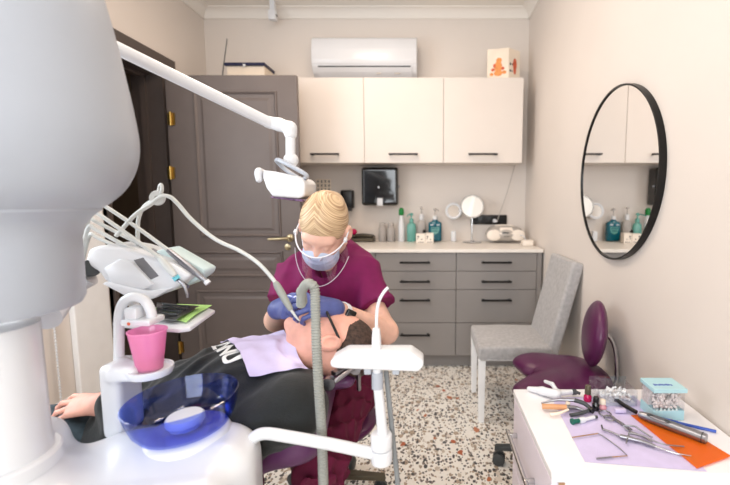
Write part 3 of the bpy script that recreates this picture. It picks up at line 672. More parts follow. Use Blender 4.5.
# small white boxes with a black-topped object
for lab, px0, px1, hgt, Y in (('small white product box with black marks, left of a pair', 416, 425.3, .080, 3.36), ('small white product box with black marks, right of a pair', 425.7, 433.5, .085, 3.36)):
    a_, b_ = wx(px0, Y), wx(px1, Y); t = thing('product_box', lab, 'box', ((a_ + b_) / 2, Y + .03, ZW), 'small white boxes on the worktop')
    add('carton', box(a_, b_, Y, Y + .06, ZW, ZW + hgt, .002), 'warmwhite', t, smooth=False)
    w = b_ - a_
    add('print', merge(box(a_ + w * .15, a_ + w * .32, Y - .001, Y + .001, ZW + .05, ZW + .062), box(a_ + w * .12, a_ + w * .26, Y - .001, Y + .001, ZW + .036, ZW + .042), box(a_ + w * .55, a_ + w * .7, Y - .001, Y + .001, ZW + .03, ZW + .037), box(a_ + w * .2, a_ + w * .85, Y - .001, Y + .001, ZW + .008, ZW + .013)), 'darkprint', t, smooth=False)
x = wx(424.5, 3.40); add('clip', merge(ellipsoid((x, 3.39, ZW + .0925), (.018, .014, .008)), ellipsoid((x - .004, 3.39, ZW + .103), (.010, .010, .010))), 'black', None, 'little black clip lying on top of the small white boxes', 'clip')
# white hand mirror on its own foot
x = wx(453.5, 3.525); t = thing('hand_mirror', 'white framed round hand mirror standing on its handle', 'mirror', (x, 3.525, ZW))
cz_ = P(453.5, 211, 3.525).z
ring = lathe([(.060 + .012 * math.cos(a), .010 * math.sin(a)) for a in [2 * PI * i / 12 for i in range(12)]], (x, 3.525, cz_), 40, (PI / 2 - .15, 0, 0), closed=True)
add('frame', ring, 'white', t); add('mirror_face', lathe([(.060, -.002), (.060, .004)], (x, 3.525, cz_), 40, (PI / 2 - .15, 0, 0)), 'mirror', t)
add('handle', sculpt([('box', V(x, 3.5255, ZW + .045), (.022, .016, .045), None, .010, .01), ('box', V(x, 3.5255, cz_ - .072), (.026, .012, .02), None, .008, .02)], .004, .02), 'white', t)
add('button', box(x - .003, x + .003, 3.511, 3.5160, ZW + .03, ZW + .05, .001), 'darkprint', t)
# round mirror on a stand
x = wx(472, 3.44); cz_ = P(472, 206.5, 3.44).z; t = thing('stand_mirror', 'round chrome make-up mirror on a slim stand and round foot', 'mirror', (x, 3.44, ZW))
add('foot', lathe([(.078, 0), (.080, .004), (.076, .009), (.02, .014), (.012, .02), (0, .022)], (x, 3.44, ZW), 40), 'chrome', t)
add('stem', cyl((x, 3.44, ZW + .015), (x, 3.445, cz_ - .085), .007), 'chrome', t)
rm = (PI / 2 - .2, 0, 0)
add('rim', lathe([(.093 + .006 * math.cos(a), .008 * math.sin(a)) for a in [2 * PI * i / 10 for i in range(10)]], (x, 3.44, cz_), 48, rm, closed=True), 'chrome', t)
add('mirror_face', lathe([(.093, -.003), (.093, .003)], (x, 3.44, cz_), 48, rm), 'mirror', t)
add('yoke', tube([V(x + .05, 3.445, cz_ - .085), V(x + .075, 3.44, cz_ - .062), V(x + .098, 3.44, cz_ - .02)], .004, 8, 5), 'chrome', t)
# CD radio
a_, b_ = wx(485.5, 3.44), wx(524, 3.44); x = (a_ + b_) / 2; w = (b_ - a_) / 2
t = thing('radio', 'silver grey portable radio with rounded ends on the worktop', 'radio', (x, 3.44, ZW))
add('shell', sculpt([('ell', V(x, 3.46, ZW + .074), (w, .095, .066), None, .03), ('box', V(x, 3.46, ZW + .072), (w * .86, .075, .060), None, .05, .02), ('pl', V(0, 0, ZW + .001), V(0, 0, -1), 0)][:2], .006, .03), 'silvergrey', t)
add('speaker', ellipsoid((x - w * .62, 3.378, ZW + .066), (.06, .010, .046), None), 'warmwhite', t); add('speaker', ellipsoid((x + w * .60, 3.378, ZW + .066), (.06, .010, .046), None), 'warmwhite', t)
add('control_panel', prism([V(x - .055, 3.378, ZW + .075), V(x + .065, 3.378, ZW + .075), V(x + .05, 3.40, ZW + .13), V(x - .05, 3.40, ZW + .13)], V(0, -.012, 0), .004, 2), 'warmwhite', t)
add('display', box(x - .035, x + .02, 3.360, 3.37, ZW + .082, ZW + .092, .001), 'castor', t); add('display_print', merge(*[box(x - .02 + k * .012, x - .012 + k * .012, 3.362, 3.375, ZW + .055, ZW + .060) for k in range(4)]), 'castor', t, smooth=False)
add('carry_handle', tube([V(x - .07, 3.46, ZW + .125), V(x - .06, 3.46, ZW + .142), V(x + .06, 3.46, ZW + .142), V(x + .07, 3.46, ZW + .125)], .007, 8, 5), 'warmwhite', t)
x = wx(530, 3.2); t = thing('power_adapter', 'white cable box and adapter at the right end of the worktop', 'adapter', (x, 3.2, ZW))
add('case', box(wx(522, 3.2), min(wx(535, 3.2), XR - .03), 3.16, 3.25, ZW, ZW + .045, .010, 3), 'warmwhite', t)
add('lead', tube([V(wx(526, 3.25), 3.245, ZW + .035), V(wx(523, 3.3), 3.29, ZW + .07), V(wx(519, 3.40), 3.40, ZW + .06)], .004, 8, 5), 'white', t)
# ================================================================== ROUND WALL MIRROR
XM = .815
e1, e2 = (580.5 - CX) / F, (666 - CX) / F
# depth (y) of its two edges on the wall plane, at eye level
y0, y1 = (XM + .03) / e2 * .997, XM / e1 * .997
cy_, rad = (y0 + y1) / 2 + .038, (y1 - y0) / 2 * 1.035
ztop, zbot = None, None
def proj(p):
    d = p.y * cp - (p.z - ZC) * sp; u = p.y * sp + (p.z - ZC) * cp
    return (CX + F * p.x / d, CY - F * u / d)
czm = min((abs(min(proj(V(XM, cy_ + rad * math.cos(a), z + rad * math.sin(a)))[1] for a in [i * .1 for i in range(63)]) - 83), z) for z in [1.2 + .005 * k for k in range(60)])[1]
t = thing('wall_mirror', 'round wall mirror in a deep thin black frame on the right wall', 'mirror', (XR - .02, cy_, czm - rad))
rot = Matrix.Rotation(-PI / 2, 3, 'Y')
add('frame', lathe([(rad - .007, 0), (rad - .007, .026), (rad, .026), (rad, 0)], (XR - .001, cy_, czm), 96, rot, closed=True), 'black_metal', t)
add('mirror_face', lathe([(rad - .0075, .0), (rad - .0075, .020)], (XR - .001, cy_, czm), 96, rot), 'mirror', t, angle=30)
# socket and blind chain on the left wall
c = P(65, 407, 2.02); c.x = XL
t = thing('wall_socket', 'white wall socket low on the left wall above the resting hand', 'socket', (XL, c.y, c.z - .05))
add('cover_plate', box(XL + .0005, XL + .012, c.y - .06, c.y + .06, c.z - .045, c.z + .045, .004), 'trim_white', t); add('rocker', box(XL + .012, XL + .018, c.y - .045, c.y - .005, c.z - .03, c.z + .03, .003), 'chrome', t); add('rocker', box(XL + .012, XL + .018, c.y + .005, c.y + .045, c.z - .03, c.z + .03, .003), 'white', t)
c2 = P(55, 350, 1.98)
bch = [ellipsoid((XL + .02, 1.98, .24 + k * .016), (.006, .006, .006), None, 8, 6) for k in range(95)]
add('blind_chain', merge(tube([V(XL + .02, 1.98, .235), V(XL + .02, 1.98, 1.76)], .0022, 6, 0, False), *bch), 'white', None, 'white beaded blind chain hanging against the left wall', 'chain')
add('chain_hook', merge(box(XL + .0005, XL + .03, 1.965, 1.995, 1.74, 1.78, .003)), 'white', None, 'white bracket holding the top of the beaded blind chain', 'hook')
# ================================================================== GREY CHAIR
t = thing('dining_chair', 'light grey upholstered chair with white legs against the right wall', 'chair', (.52, 2.42, 0))
zs_ = .445; ya, yb = 2.215, 2.635; xa, xb = .285, .70
def skewed(bm, f):
    for v in bm.verts: v.co = f(v.co)
    return bm
add('seat', sculpt([('box', V((xa + xb) / 2, (ya + yb) / 2, zs_ - .042), ((xb - xa) / 2, (yb - ya) / 2, .042), None, .016, .01), ('ell', V((xa + xb) / 2, (ya + yb) / 2, zs_ - .02), (.19, .19, .032), None, .03)], .006, .03), 'greyfab', t)
# backrest: a tall slab leaning to the wall
bx0, bz0 = .672, .375
top = P(568, 262, 2.43)
b = sculpt([('box', V(0, 0, .27), (.034, .205, .285), None, .018, .01)], .006, .03)
lean = math.atan2(.135, .54)
bmesh.ops.transform(b, matrix=Matrix.Translation(V(bx0 + .02, (ya + yb) / 2 + .0, bz0)) @ Matrix.Rotation(lean, 4, 'Y'), verts=b.verts)
add('backrest', b, 'greyfab', t)
add('piping', merge(*[tube([V(xa + .012, yy, zs_ - .075), V((xa + xb) / 2, yy, zs_ - .077), V(xb - .03, yy, zs_ - .075)], .004, 6, 3) for yy in (ya + .0, yb - .0)]), 'greyfab', t)
for lx_, ly in ((xa + .022, ya + .025), (xa + .022, yb - .025), (xb + .01, ya + .03), (xb + .01, yb - .03)):
    bmL = box(lx_ - .021, lx_ + .021, ly - .021, ly + .021, 0, zs_ - .07, .003)
    for v in bmL.verts:
        k = 1 - (.25 * (1 - v.co.z / zs_)); v.co.x = lx_ + (v.co.x - lx_) * k + (.06 * (1 - v.co.z / zs_) if lx_ > .5 else 0); v.co.y = ly + (v.co.y - ly) * k
    add('leg', bmL, 'trim_white', t, label='white tapered leg', smooth=False)
# ================================================================== PURPLE SADDLE STOOL (right)
def five_star(t, c, r, matb, a0=.3):
    for k in range(5):
        a = a0 + 2 * PI * k / 5; d = V(math.cos(a), math.sin(a), 0)
        arm = add('base_arm', prism([c + d * .03 + d.cross(V(0, 0, 1)) * .022 + V(0, 0, .10), c + d * .03 - d.cross(V(0, 0, 1)) * .022 + V(0, 0, .10), c + d * (r + .02) - d.cross(V(0, 0, 1)) * .015 + V(0, 0, .068), c + d * (r + .02) + d.cross(V(0, 0, 1)) * .015 + V(0, 0, .068)], V(0, 0, .024), .004, 1), matb, t)
        q = c + d * r; s = d.cross(V(0, 0, 1))
        cas = merge(cyl(q + V(0, 0, .029) - s * .026, q + V(0, 0, .029) - s * .006, .029, bev=.005), cyl(q + V(0, 0, .029) + s * .006, q + V(0, 0, .029) + s * .026, .029, bev=.005), cyl(q + V(0, 0, .03) - s * .01, q + V(0, 0, .03) + s * .01, .012), cyl(q + V(0, 0, .03), q + V(0, 0, .072), .010))
        add('castor', cas, 'castor', t, label='dark rubber castor')
sx, sy = .575, 1.80
t = thing('saddle_stool', 'purple saddle stool with upright backrest between the grey chair and the white cart', 'stool', (sx, sy, 0))
zz = .50
seat = [('ell', V(.63, 1.80, zz - .045), (.19, .20, .048), None, .04), ('ell', V(.49, 1.68, zz - .045), (.135, .085, .046), Matrix.Rotation(.25, 3, 'Z'), .05), ('ell', V(.54, 1.93, zz - .038), (.125, .085, .046), Matrix.Rotation(-.3, 3, 'Z'), .05),
        ('-ell', V(.37, 1.815, zz - .03), (.11, .026, .09), None, .04), ('ell', V(.70, 1.80, zz - .03), (.085, .16, .04), None, .05)]
s_ = add('seat', sculpt(seat, .006, .04), 'purple', t)
add('seat_pan', sculpt([('box', V(.59, 1.80, zz - .10), (.12, .12, .012), None, .012, .01)], .006, .03), 'castor', t)
# backrest pad, seen almost edge-on
c1, c0 = P(600, 303, 1.78), P(592, 362, 1.78)
mid = (P(594.5, 333, 1.78)); axis = (P(603, 300, 1.78) - P(592, 366, 1.78)).normalized()
rm = frame(axis, (1, -.25, 0))
add('backrest', sculpt([('ell', mid, (.042, .16, .145), rm, .03), ('ell', mid - rm.col[0] * .006, (.034, .14, .11), rm, .03)], .006, .03), 'purple', t)
bp0 = mid + rm.col[0] * .035
add('backrest_bar', tube([bp0, bp0 + V(.03, 0, -.01), bp0 + V(.052, -.01, -.06), bp0 + V(.06, -.02, -.15), bp0 + V(.04, -.02, -.235), V(.66, 1.79, zz - .11)], .011, 10, 6), 'chrome', t, label='bent chrome bar')
add('clamp', cyl(bp0 - rm.col[0] * .01, bp0 + rm.col[0] * .018, .022, bev=.004), 'steel', t)
add('gas_column', merge(cyl((sx, sy, .10), (sx, sy, .28), .026), cyl((sx, sy, .26), (sx, sy, zz - .10), .015)), 'chrome', t)
add('hub', cyl((sx, sy, .07), (sx, sy, .14), .045, .035), 'castor', t)
five_star(t, V(sx, sy, 0), .24, 'castor', PI - .25)
# ================================================================== WHITE CART
ZT_ = .60
cA, cB = G(513, 389, ZT_), G(552, 474, ZT_)
x0 = (cA.x + cB.x) / 2; y1, y0_ = cA.y, cB.y; x1 = XR - .012
t = thing('drawer_cart', 'glossy white drawer cart with metal rail handles in the right foreground', 'cart', ((x0 + x1) / 2, (y0_ + y1) / 2, 0))
add('top_panel', box(x0, x1, y0_, y1, ZT_ - .022, ZT_, .003), 'white_gloss', t, smooth=False)
add('carcass', box(x0 + .018, x1 - .004, y0_ + .006, y1 - .006, .09, ZT_ - .022), 'white_gloss', t, smooth=False)
for k in range(2):
    z1 = ZT_ - .026 - k * .240; z0 = z1 - .236
    d = add('drawer', box(x0 + .002, x0 + .018, y0_ + .008, y1 - .008, z0, z1, .003), 'white_pink_reflection', t, smooth=False)
    hz = z1 - .105; ha, hb = y0_ + .15, y1 - .06
    add('handle', merge(tube([V(x0 - .024, ha - .02, hz), V(x0 - .024, hb + .02, hz)], .007, 10, 2), box(x0 - .028, x0 + .003, ha, ha + .012, hz - .007, hz + .007, .002), box(x0 - .028, x0 + .003, hb - .012, hb, hz - .007, hz + .007, .002)), 'chrome', d, label='bright metal rail handle')
add('corner_slot', box(x0 + .0185, x0 + .034, y0_ + .0045, y0_ + .0062, ZT_ - .06, ZT_ - .026), 'beigewire', t, label='brown slot at the front corner', smooth=False)
for cx_, cy2 in ((x0 + .06, y0_ + .06), (x1 - .06, y0_ + .06), (x0 + .06, y1 - .06), (x1 - .06, y1 - .06)):
    add('castor', merge(cyl((cx_ - .012, cy2, .03), (cx_ + .012, cy2, .03), .03, bev=.004), box(cx_ - .016, cx_ + .016, cy2 - .012, cy2 + .012, .03, .09)), 'castor', t)
# ---- things on the cart
Z0 = ZT_ + .0008
def g(px, py, dz=0): return G(px, py, ZT_ + .002) + V(0, 0, dz)
def sheet(name, pts, mat, label, cat, z, thick=.0006, wrinkle=.0012, seedv=1.0):
    a, b_, c, d = [Vector(p) for p in pts]
    def fn(u, v):
        p = a.lerp(b_, u).lerp(d.lerp(c, u), v)
        w = wrinkle * (math.sin(9 * u * seedv + 5 * v) * math.sin(7 * v - 3 * u * seedv) + 1) * .5
        return V(p.x, p.y, z + w)
    return add(name, grid_sheet(fn, 24, 24, thick), mat, None, label, cat)
nap = [g(552, 398), g(585, 461.5), g(707, 471), g(668, 391.5)]
nap[3] = V(nap[2].x - (nap[1].x - nap[0].x) + .0, nap[0].y + .02, 0)
sheet('paper_napkin', nap, 'bib', 'lavender paper napkin spread under the instruments on the white cart', 'napkin', Z0 + .0002)
of = [g(631, 416), g(690, 432), g(731, 457), g(700, 468)]
sheet('light_shield', [of[0], g(659, 412), of[2], g(697, 469)], 'orange', 'translucent orange film sheet lying under the silver curing light', 'sheet', Z0 + .0028, .0010, .002, .6)
# white gun-shaped device
def up(v, z): return V(v.x, v.y, ZT_ + z)
a, m1, b_ = g(529, 391), g(556, 399), g(561, 398)
t = thing('clamp_tool', 'white plastic clamp tool with folded lever at the back edge of the cart', 'tool', (m1.x, m1.y, Z0))
add('grip', sculpt([('cap', up(a, .010), up(a.lerp(m1, .5), .016), .008, .013, .008), ('cap', up(a.lerp(m1, .5), .016), up(m1, .017), .013, .016, .008), ('box', up(g(557, 398), .016), (.012, .012, .014), None, .005, .005)], .0025, .012), 'white', t)
add('lever', sculpt([('cap', up(g(545, 388), .026), up(g(552, 392), .030), .006, .007, .004), ('cap', up(g(552, 392), .030), up(g(557, 397), .020), .007, .008, .004)], .0025, .012), 'white', t)
add('barrel', cyl(up(g(558, 397.5), .016), up(g(572, 396), .016), .009, .008), 'white', t)
add('barrel_tip', merge(cyl(up(g(572, 396), .016), up(g(576, 396), .016), .010, .009), cyl(up(g(576, 396), .016), up(g(580, 396.5), .012), .005)), 'castor', t, label='grey tip')
# three small bottles
for nm, lab, px, py, h, rr, bm_, cm, ch in (('small_bottle', 'small crimson bottle with a tall tan cap on the cart', 587.5, 401, .052, .0125, 'red', 'olive', .034), ('small_bottle', 'small black bottle with a black cap, in front of the crimson one', 595.5, 410, .042, .0115, 'black_gloss', 'black', .022), ('small_bottle', 'small pink bottle with a pale cap beside the black one', 602.5, 409, .030, .012, 'pinkflesh', 'card', .020)):
    c = g(px, py); c.z = ZT_ + .003
    t = thing(nm, lab, 'bottle', c, 'three little bottles on the cart')
    hb_ = h - ch + .004
    add('glass', lathe([(rr * .9, 0), (rr, .003), (rr, hb_ - .006), (rr * .6, hb_), (rr * .55, hb_ + .003)], c, 24), bm_, t)
    add('cap', lathe([(rr * .78, hb_ + .002), (rr * .8, hb_ + .004), (rr * .72, h - .003), (rr * .6, h), (0, h)], c, 20), cm, t)
# pliers with tan grips and dark tools
def tool(name, label, cat, paths):
    c = paths[0][1][0]; t = thing(name, label, cat, (c.x, c.y, ZT_ + .004))
    for pn, pts, r, mt in paths: add(pn, tube(pts, r, 10, 6), mt, t)
    return t
tool('pliers', 'pliers with tan handles lying left of the dark tools on the cart', 'pliers', [
    ('handle', [up(g(542, 410), .014), up(g(552, 411), .016), up(g(566, 411), .014)], .0085, 'tan'), ('handle', [up(g(550, 417), .010), up(g(560, 416), .012), up(g(568, 413), .013)], [.005, .004], 'card'),
    ('jaw', [up(g(566, 411), .014), up(g(576, 411), .012), up(g(584, 413), .009)], [.008, .003], 'steel'), ('joint', [up(g(567, 409), .010), up(g(568, 409), .024)], .007, 'card')])
tool('cutter', 'dark metal cutters lying across the tan-handled pliers on the cart', 'pliers', [
    ('handle', [up(g(541, 405.5), .010), up(g(556, 406), .022), up(g(574, 408), .028)], [.0025, .006], 'steel'), ('handle', [up(g(570, 417), .008), up(g(580, 416), .010), up(g(588, 414), .012)], .0055, 'castor'),
    ('jaw', [up(g(574, 408), .028), up(g(584, 410), .023), up(g(592, 413), .012)], [.007, .006], 'castor'), ('tip', [up(g(589, 412), .012), up(g(593, 414), .012)], .009, 'black')])
t = tool('syringe', 'small syringe with dark green plunger in front of the pliers', 'syringe', [
    ('plunger', [up(g(573, 424), .009), up(g(579, 423), .009)], .0065, 'darkgreen'), ('plunger_cap', [up(g(571.5, 424.3), .010), up(g(573, 424), .010)], .009, 'darkgreen'), ('barrel', [up(g(579, 423), .009), up(g(584, 422), .009)], .009, 'white'),
    ('nozzle', [up(g(584, 422), .009), up(g(594, 419), .008)], .0055, 'white'), ('tip', [up(g(594, 419), .008), up(g(597, 418.5), .007)], .0045, 'castor')])
# instruments
tool('probe', 'thin probe whose bend points right, farther from the cart edge', 'instrument', [('shaft', [up(g(572, 439), .0065), up(g(586, 437), .007), up(g(598, 435), .0065)], .0017, 'beigewire'), ('working_end', [up(g(598, 435), .0065), up(g(603, 437.5), .006), up(g(618, 448), .0055), up(g(626.5, 456), .005)], [.0017, .0012], 'steel')])
tool('probe', 'short thin probe lying nearest the front edge of the white cart', 'instrument', [('shaft', [up(g(596.5, 460), .006), up(g(612, 458.5), .006)], .0020, 'steel'), ('working_end', [up(g(612, 458.5), .006), up(g(627.5, 457), .0055)], [.0018, .0012], 'beigewire')])
def ring(c, r, w): return tube([c + V(r * math.cos(a), r * math.sin(a), 0) for a in [2 * PI * i / 12 for i in range(13)]], w, 8, 3)
t = thing('scissors', 'small silver scissors with two finger rings behind the forceps', 'scissors', up(g(606, 416), .003))
add('finger_ring', ring(up(g(605, 415), .007), .017, .0022), 'steel', t); add('finger_ring', ring(up(g(609.5, 419.5), .007), .015, .0022), 'steel', t)
add('blade', tube([up(g(611, 418), .007), up(g(622, 425), .008), up(g(632, 431), .006)], [.0028, .0015], 8, 5), 'steel', t); add('blade', tube([up(g(613, 420), .006), up(g(622, 426), .006), up(g(631, 432), .005)], [.0028, .0015], 8, 5), 'steel', t)
t = tool('forceps', 'long silver needle forceps closest to the orange film', 'instrument', [
    ('shaft', [up(g(602.5, 432), .010), up(g(612, 435), .009), up(g(622, 440), .009)], .003, 'steel'), ('body', [up(g(620, 439), .010), up(g(640, 444), .010), up(g(655, 449), .009)], [.0062, .0045], 'steel'),
    ('tip', [up(g(655, 449), .009), up(g(675, 455), .007), up(g(691, 457.5), .006)], [.003, .0012], 'chrome'), ('lever', [up(g(628, 437), .014), up(g(642, 441), .017), up(g(662, 448), .013), up(g(684, 449), .009)], [.003, .0015], 'steel'),
    ('cross_bar', [up(g(626, 446), .010), up(g(630, 434), .014)], .0022, 'steel'), ('hook', [up(g(602.5, 432), .010), up(g(601.5, 428.5), .012)], .0022, 'castor')])
tool('bent_clip', 'bent silver wire clip between the scissors and the curing light', 'instrument', [
    ('wire', [up(g(623, 429), .012), up(g(634, 431), .016), up(g(640, 434), .014), up(g(652, 441), .012)], .0026, 'steel'), ('wire', [up(g(623, 429), .012), up(g(628, 432), .007), up(g(640, 437), .007), up(g(652, 444), .008)], .0022, 'steel')])
# curing light
c0, c1, c2, c3 = up(g(616, 405), .016), up(g(636, 417), .017), up(g(640, 419), .016), up(g(706, 444), .016)
t = thing('curing_light', 'silver pen-shaped curing light with black tip lying on the orange film', 'curing light', up(g(665, 431), .004))
add('light_guide', tube([c0 + V(-.002, .006, .0), c0 + V(.004, 0, .001), c0.lerp(c1, .4), c1], [.0065, .0065], 12, 5), 'black', t, label='black tip')
ax = (c3 - c2)
add('body', tube([c2 - ax * .02, c2 + ax * .08, c2 + ax * .3, c2 + ax * .7, c3], .012, 16, 6, rfun=lambda i, N: .0085 + .0055 * min(1, i / (N * .35))), 'steel', t)
add('end_ring', cyl(c3 - ax * .06, c3 - ax * .045, .0147), 'castor', t)
for k, f in enumerate((.16, .42)): add('button', ellipsoid(c2 + ax * f + V(-.002, -.006, .0105), (.011, .006, .0045), frame((0, 0, 1), ax)), 'castor', t)
add('grip_plate', ellipsoid(c2 + ax * .29 + V(-.002, -.006, .0098), (.034, .0085, .004), frame((0, 0, 1), ax)), 'steel', t)
# pen
p0, p1 = up(g(662, 420.5), .006), up(g(716, 432.5), .005)
t = thing('pen', 'blue ballpoint pen beside the light blue carton', 'pen', (p0.x, p0.y, Z0))
add('barrel', tube([p0.lerp(p1, .2), p1], .0042, 10, 2), 'bluepen', t); add('pen_cap', tube([p0, p0.lerp(p1, .3)], .0052, 10, 2), 'bluepen', t); add('clip', tube([p0 + V(0, -.004, .004), p0.lerp(p1, .25) + V(0, -.004, .0045)], .0014, 6, 2), 'bluepen', t)
# light blue carton with a window of pale beads
a, b_ = g(653, 420), g(684.5, 420.5)
hgt = P(653, 389, a.y).z - ZT_; dp = .075; bl_ = b_.x - a.x
t = thing('bead_box', 'light blue carton with clear front showing pale beads on the cart', 'box', (a.x + bl_ / 2, a.y + dp / 2, Z0))
zb_, zt_ = ZT_ + .001, ZT_ + hgt
add('carton_base', box(a.x, b_.x, a.y, a.y + dp, zb_, zb_ + .030, .001), 'lightblue', t, smooth=False)
add('lid', merge(box(a.x - .003, b_.x + .004, a.y - .003, a.y + dp + .003, zt_ - .012, zt_, .001)), 'lightblue', t, smooth=False)
add('window', box(a.x + .0005, b_.x - .0005, a.y + .0005, a.y + dp - .0005, zb_ + .030, zt_ - .012), 'acrylic', t, smooth=False)
bd = []
for q in range(150):
    bd.append(ellipsoid((random.uniform(a.x + .008, b_.x - .008), random.uniform(a.y + .006, a.y + .03), random.uniform(zb_ + .034, zt_ - .016)), (.0046,) * 3, None, 7, 5))
o = add('beads', merge(*bd), 'beads', t, kind='stuff')
add('backing', box(a.x + .003, b_.x - .003, a.y + .036, a.y + dp - .004, zb_ + .03, zt_ - .012), 'beads', t, smooth=False)
add('lid_print', merge(*[box(a.x + .012 + k * .0062, a.x + .0165 + k * .0062, a.y + .022 + .002 * (k % 2), a.y + .034 - .002 * (k % 3), zt_ - .0005, zt_ + .0006) for k in range(9)]), 'bluepen', t, smooth=False)
add('leaf_print', merge(*[prism([V(a.x + .006 + k * .0115, a.y - .0006, zb_ + .029), V(a.x + .015 + k * .0115, a.y - .0006, zb_ + .029), V(a.x + .0105 + k * .0115, a.y - .0006, zb_ + .036 + .004 * (k % 2))], V(0, .001, 0)) for k in range(6)]), 'holderplate', t, smooth=False)
# clear acrylic box of white cotton
a, b_ = g(599, 407), g(644, 409)
dpz = .085; hgt = P(600, 376, a.y + dpz).z - ZT_
t = thing('acrylic_box', 'open clear acrylic box of white pellets behind the little bottles', 'box', ((a.x + b_.x) / 2, a.y + dpz / 2, Z0))
x0_, x1_ = a.x, a.x + .122; y0__, y1_ = a.y + .004, a.y + dpz
w = .0025
add('wall_panel', merge(box(x0_, x1_, y0__, y0__ + w, ZT_ + .001, ZT_ + hgt * .55), box(x0_, x1_, y1_ - w, y1_, ZT_ + .001, ZT_ + hgt), box(x0_, x0_ + w, y0__, y1_, ZT_ + .001, ZT_ + hgt * .8), box(x1_ - w, x1_, y0__, y1_, ZT_ + .001, ZT_ + hgt * .8)), 'acrylic', t, smooth=False)
pel = []
for q in range(110):
    c = V(random.uniform(x0_ + .008, x1_ - .008), random.uniform(y0__ + .008, y1_ - .008), ZT_ + .006 + random.uniform(0, .026)); d = V(random.uniform(-1, 1), random.uniform(-1, 1), random.uniform(-.5, .5)).normalized() * .006
    pel.append(cyl(c - d, c + d, .0035, seg=7))
add('pellets', merge(*pel, box(x0_ + .004, x1_ - .004, y0__ + .004, y1_ - .004, ZT_ + .0015, ZT_ + .012)), 'white', t, kind='stuff')
a = g(614, 411); t2 = add('sponge_block', box(a.x - .004, a.x + .030, a.y - .018, a.y - .003, ZT_ + .004, ZT_ + .016, .003), 'lilac', None, 'pale lilac block in front of the clear acrylic box', 'block')
# ================================================================== DENTAL UNIT (left foreground)
ZB = .70
t = thing('dental_unit', 'white dental unit with thick column and blue spittoon bowl in the left foreground', 'dental unit', (-.65, .85, 0))
UNIT = t
colx, coly = -.815, .735
body = [('box', V(-.72, .80, .575), (.30, .13, .125), Matrix.Rotation(.20, 3, 'Z'), .05, .02), ('box', V(-.537, .885, .585), (.145, .075, .115), Matrix.Rotation(.18, 3, 'Z'), .05, .06), ('box', V(-.60, .91, .60), (.15, .065, .10), Matrix.Rotation(0.05, 3, 'Z'), .04, .05),
        ('cap', V(colx, coly, .66), V(colx, coly, .735), .125, .092, .07), ('ell', V(-.815, .835, .735), (.035, .05, .055), None, .04), ('box', V(-.75, .84, .40), (.24, .11, .2), Matrix.Rotation(.2, 3, 'Z'), .05, .05)]
add('unit_body', sculpt(body, .008, .04, iters=2), 'white', t)
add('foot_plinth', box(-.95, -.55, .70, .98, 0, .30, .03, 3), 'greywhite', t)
add('column', lathe([(.105, .715), (.094, .735), (.086, .76), (.083, .80), (.082, 1.02)], (colx, coly, 0), 56), 'white', t)
zs1, zs2 = P(0, 338, coly - .15).z, P(0, 236, coly).z
add('column_ring', lathe([(.094, .738), (.098, .742), (.098, .765), (.094, .769)], (colx, coly, 0), 56), 'white', t)
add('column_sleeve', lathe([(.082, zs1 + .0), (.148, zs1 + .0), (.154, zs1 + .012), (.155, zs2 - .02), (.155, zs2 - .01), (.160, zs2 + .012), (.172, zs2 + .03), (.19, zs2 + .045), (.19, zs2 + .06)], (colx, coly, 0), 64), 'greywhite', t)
zd = P(0, 214, coly - .2).z - .03
pr0 = [(0, zd), (.10, zd + .004), (.17, zd + .022), (.222, zd + .058), (.250, zd + .105), (.260, zd + .155), (.256, zd + .215), (.244, zd + .30), (.227, zd + .40), (.21, zd + .47), (.18, zd + .508), (.10, zd + .525), (0, zd + .53)]
pr = [(max(0, p.x), p.z) for p in crom([V(a_, 0, b2) for a_, b2 in pr0], 6)]; pr[0] = (0, pr[0][1]); pr[-1] = (0, pr[-1][1])
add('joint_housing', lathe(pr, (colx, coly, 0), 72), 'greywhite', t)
# spittoon bowl
bc = G(183, 436, ZB + .01); bc = V(-.552, .905, ZB + .006)
tilt = Matrix.Rotation(R(-3), 3, 'Y') @ Matrix.Rotation(R(2), 3, 'X')
rimz = .095
add('bowl_seat', lathe([(.092, -.012), (.094, .0), (.088, .016), (.078, .022), (0, .0225)], bc, 48, tilt), 'white', t)
out = [(.03, .024), (.078, .025), (.093, .032), (.105, .050), (.112, .072), (.1175, .098)]
inn = [(.114, .098), (.1085, .073), (.1015, .052), (.091, .036), (.076, .029), (.03, .028)]
bowl = add('spittoon_bowl', lathe(out + [(.1185, .101), (.116, .102)] + inn, bc, 72, tilt, cap=True), 'bluebowl', t, label='transparent blue glass bowl')
add('drain_cap', lathe([(.034, .0285), (.036, .036), (.041, .040), (.041, .050), (.037, .055), (0, .056)], bc, 40, tilt), 'white', bowl, label='white drain cap')
# cup stand block beside the bowl
bx = sculpt([('box', V(P(123, 400, .97).x, .97, .775), (.024, .045, P(118, 360, .97).z - .775), None, .014, .01), ('box', V(P(131, 370, .955).x, .945, P(131, 371, .945).z), (.035, .030, .018), None, .012, .02)], .005, .03)
add('cup_stand_block', bx, 'white', t)
cupc = P(150, 369, .955)
add('cup_tray', lathe([(.030, -.014), (.046, -.012), (.050, -.002), (.050, .006), (.046, .006), (.044, .0), (0, .0)], cupc, 40), 'white', t)
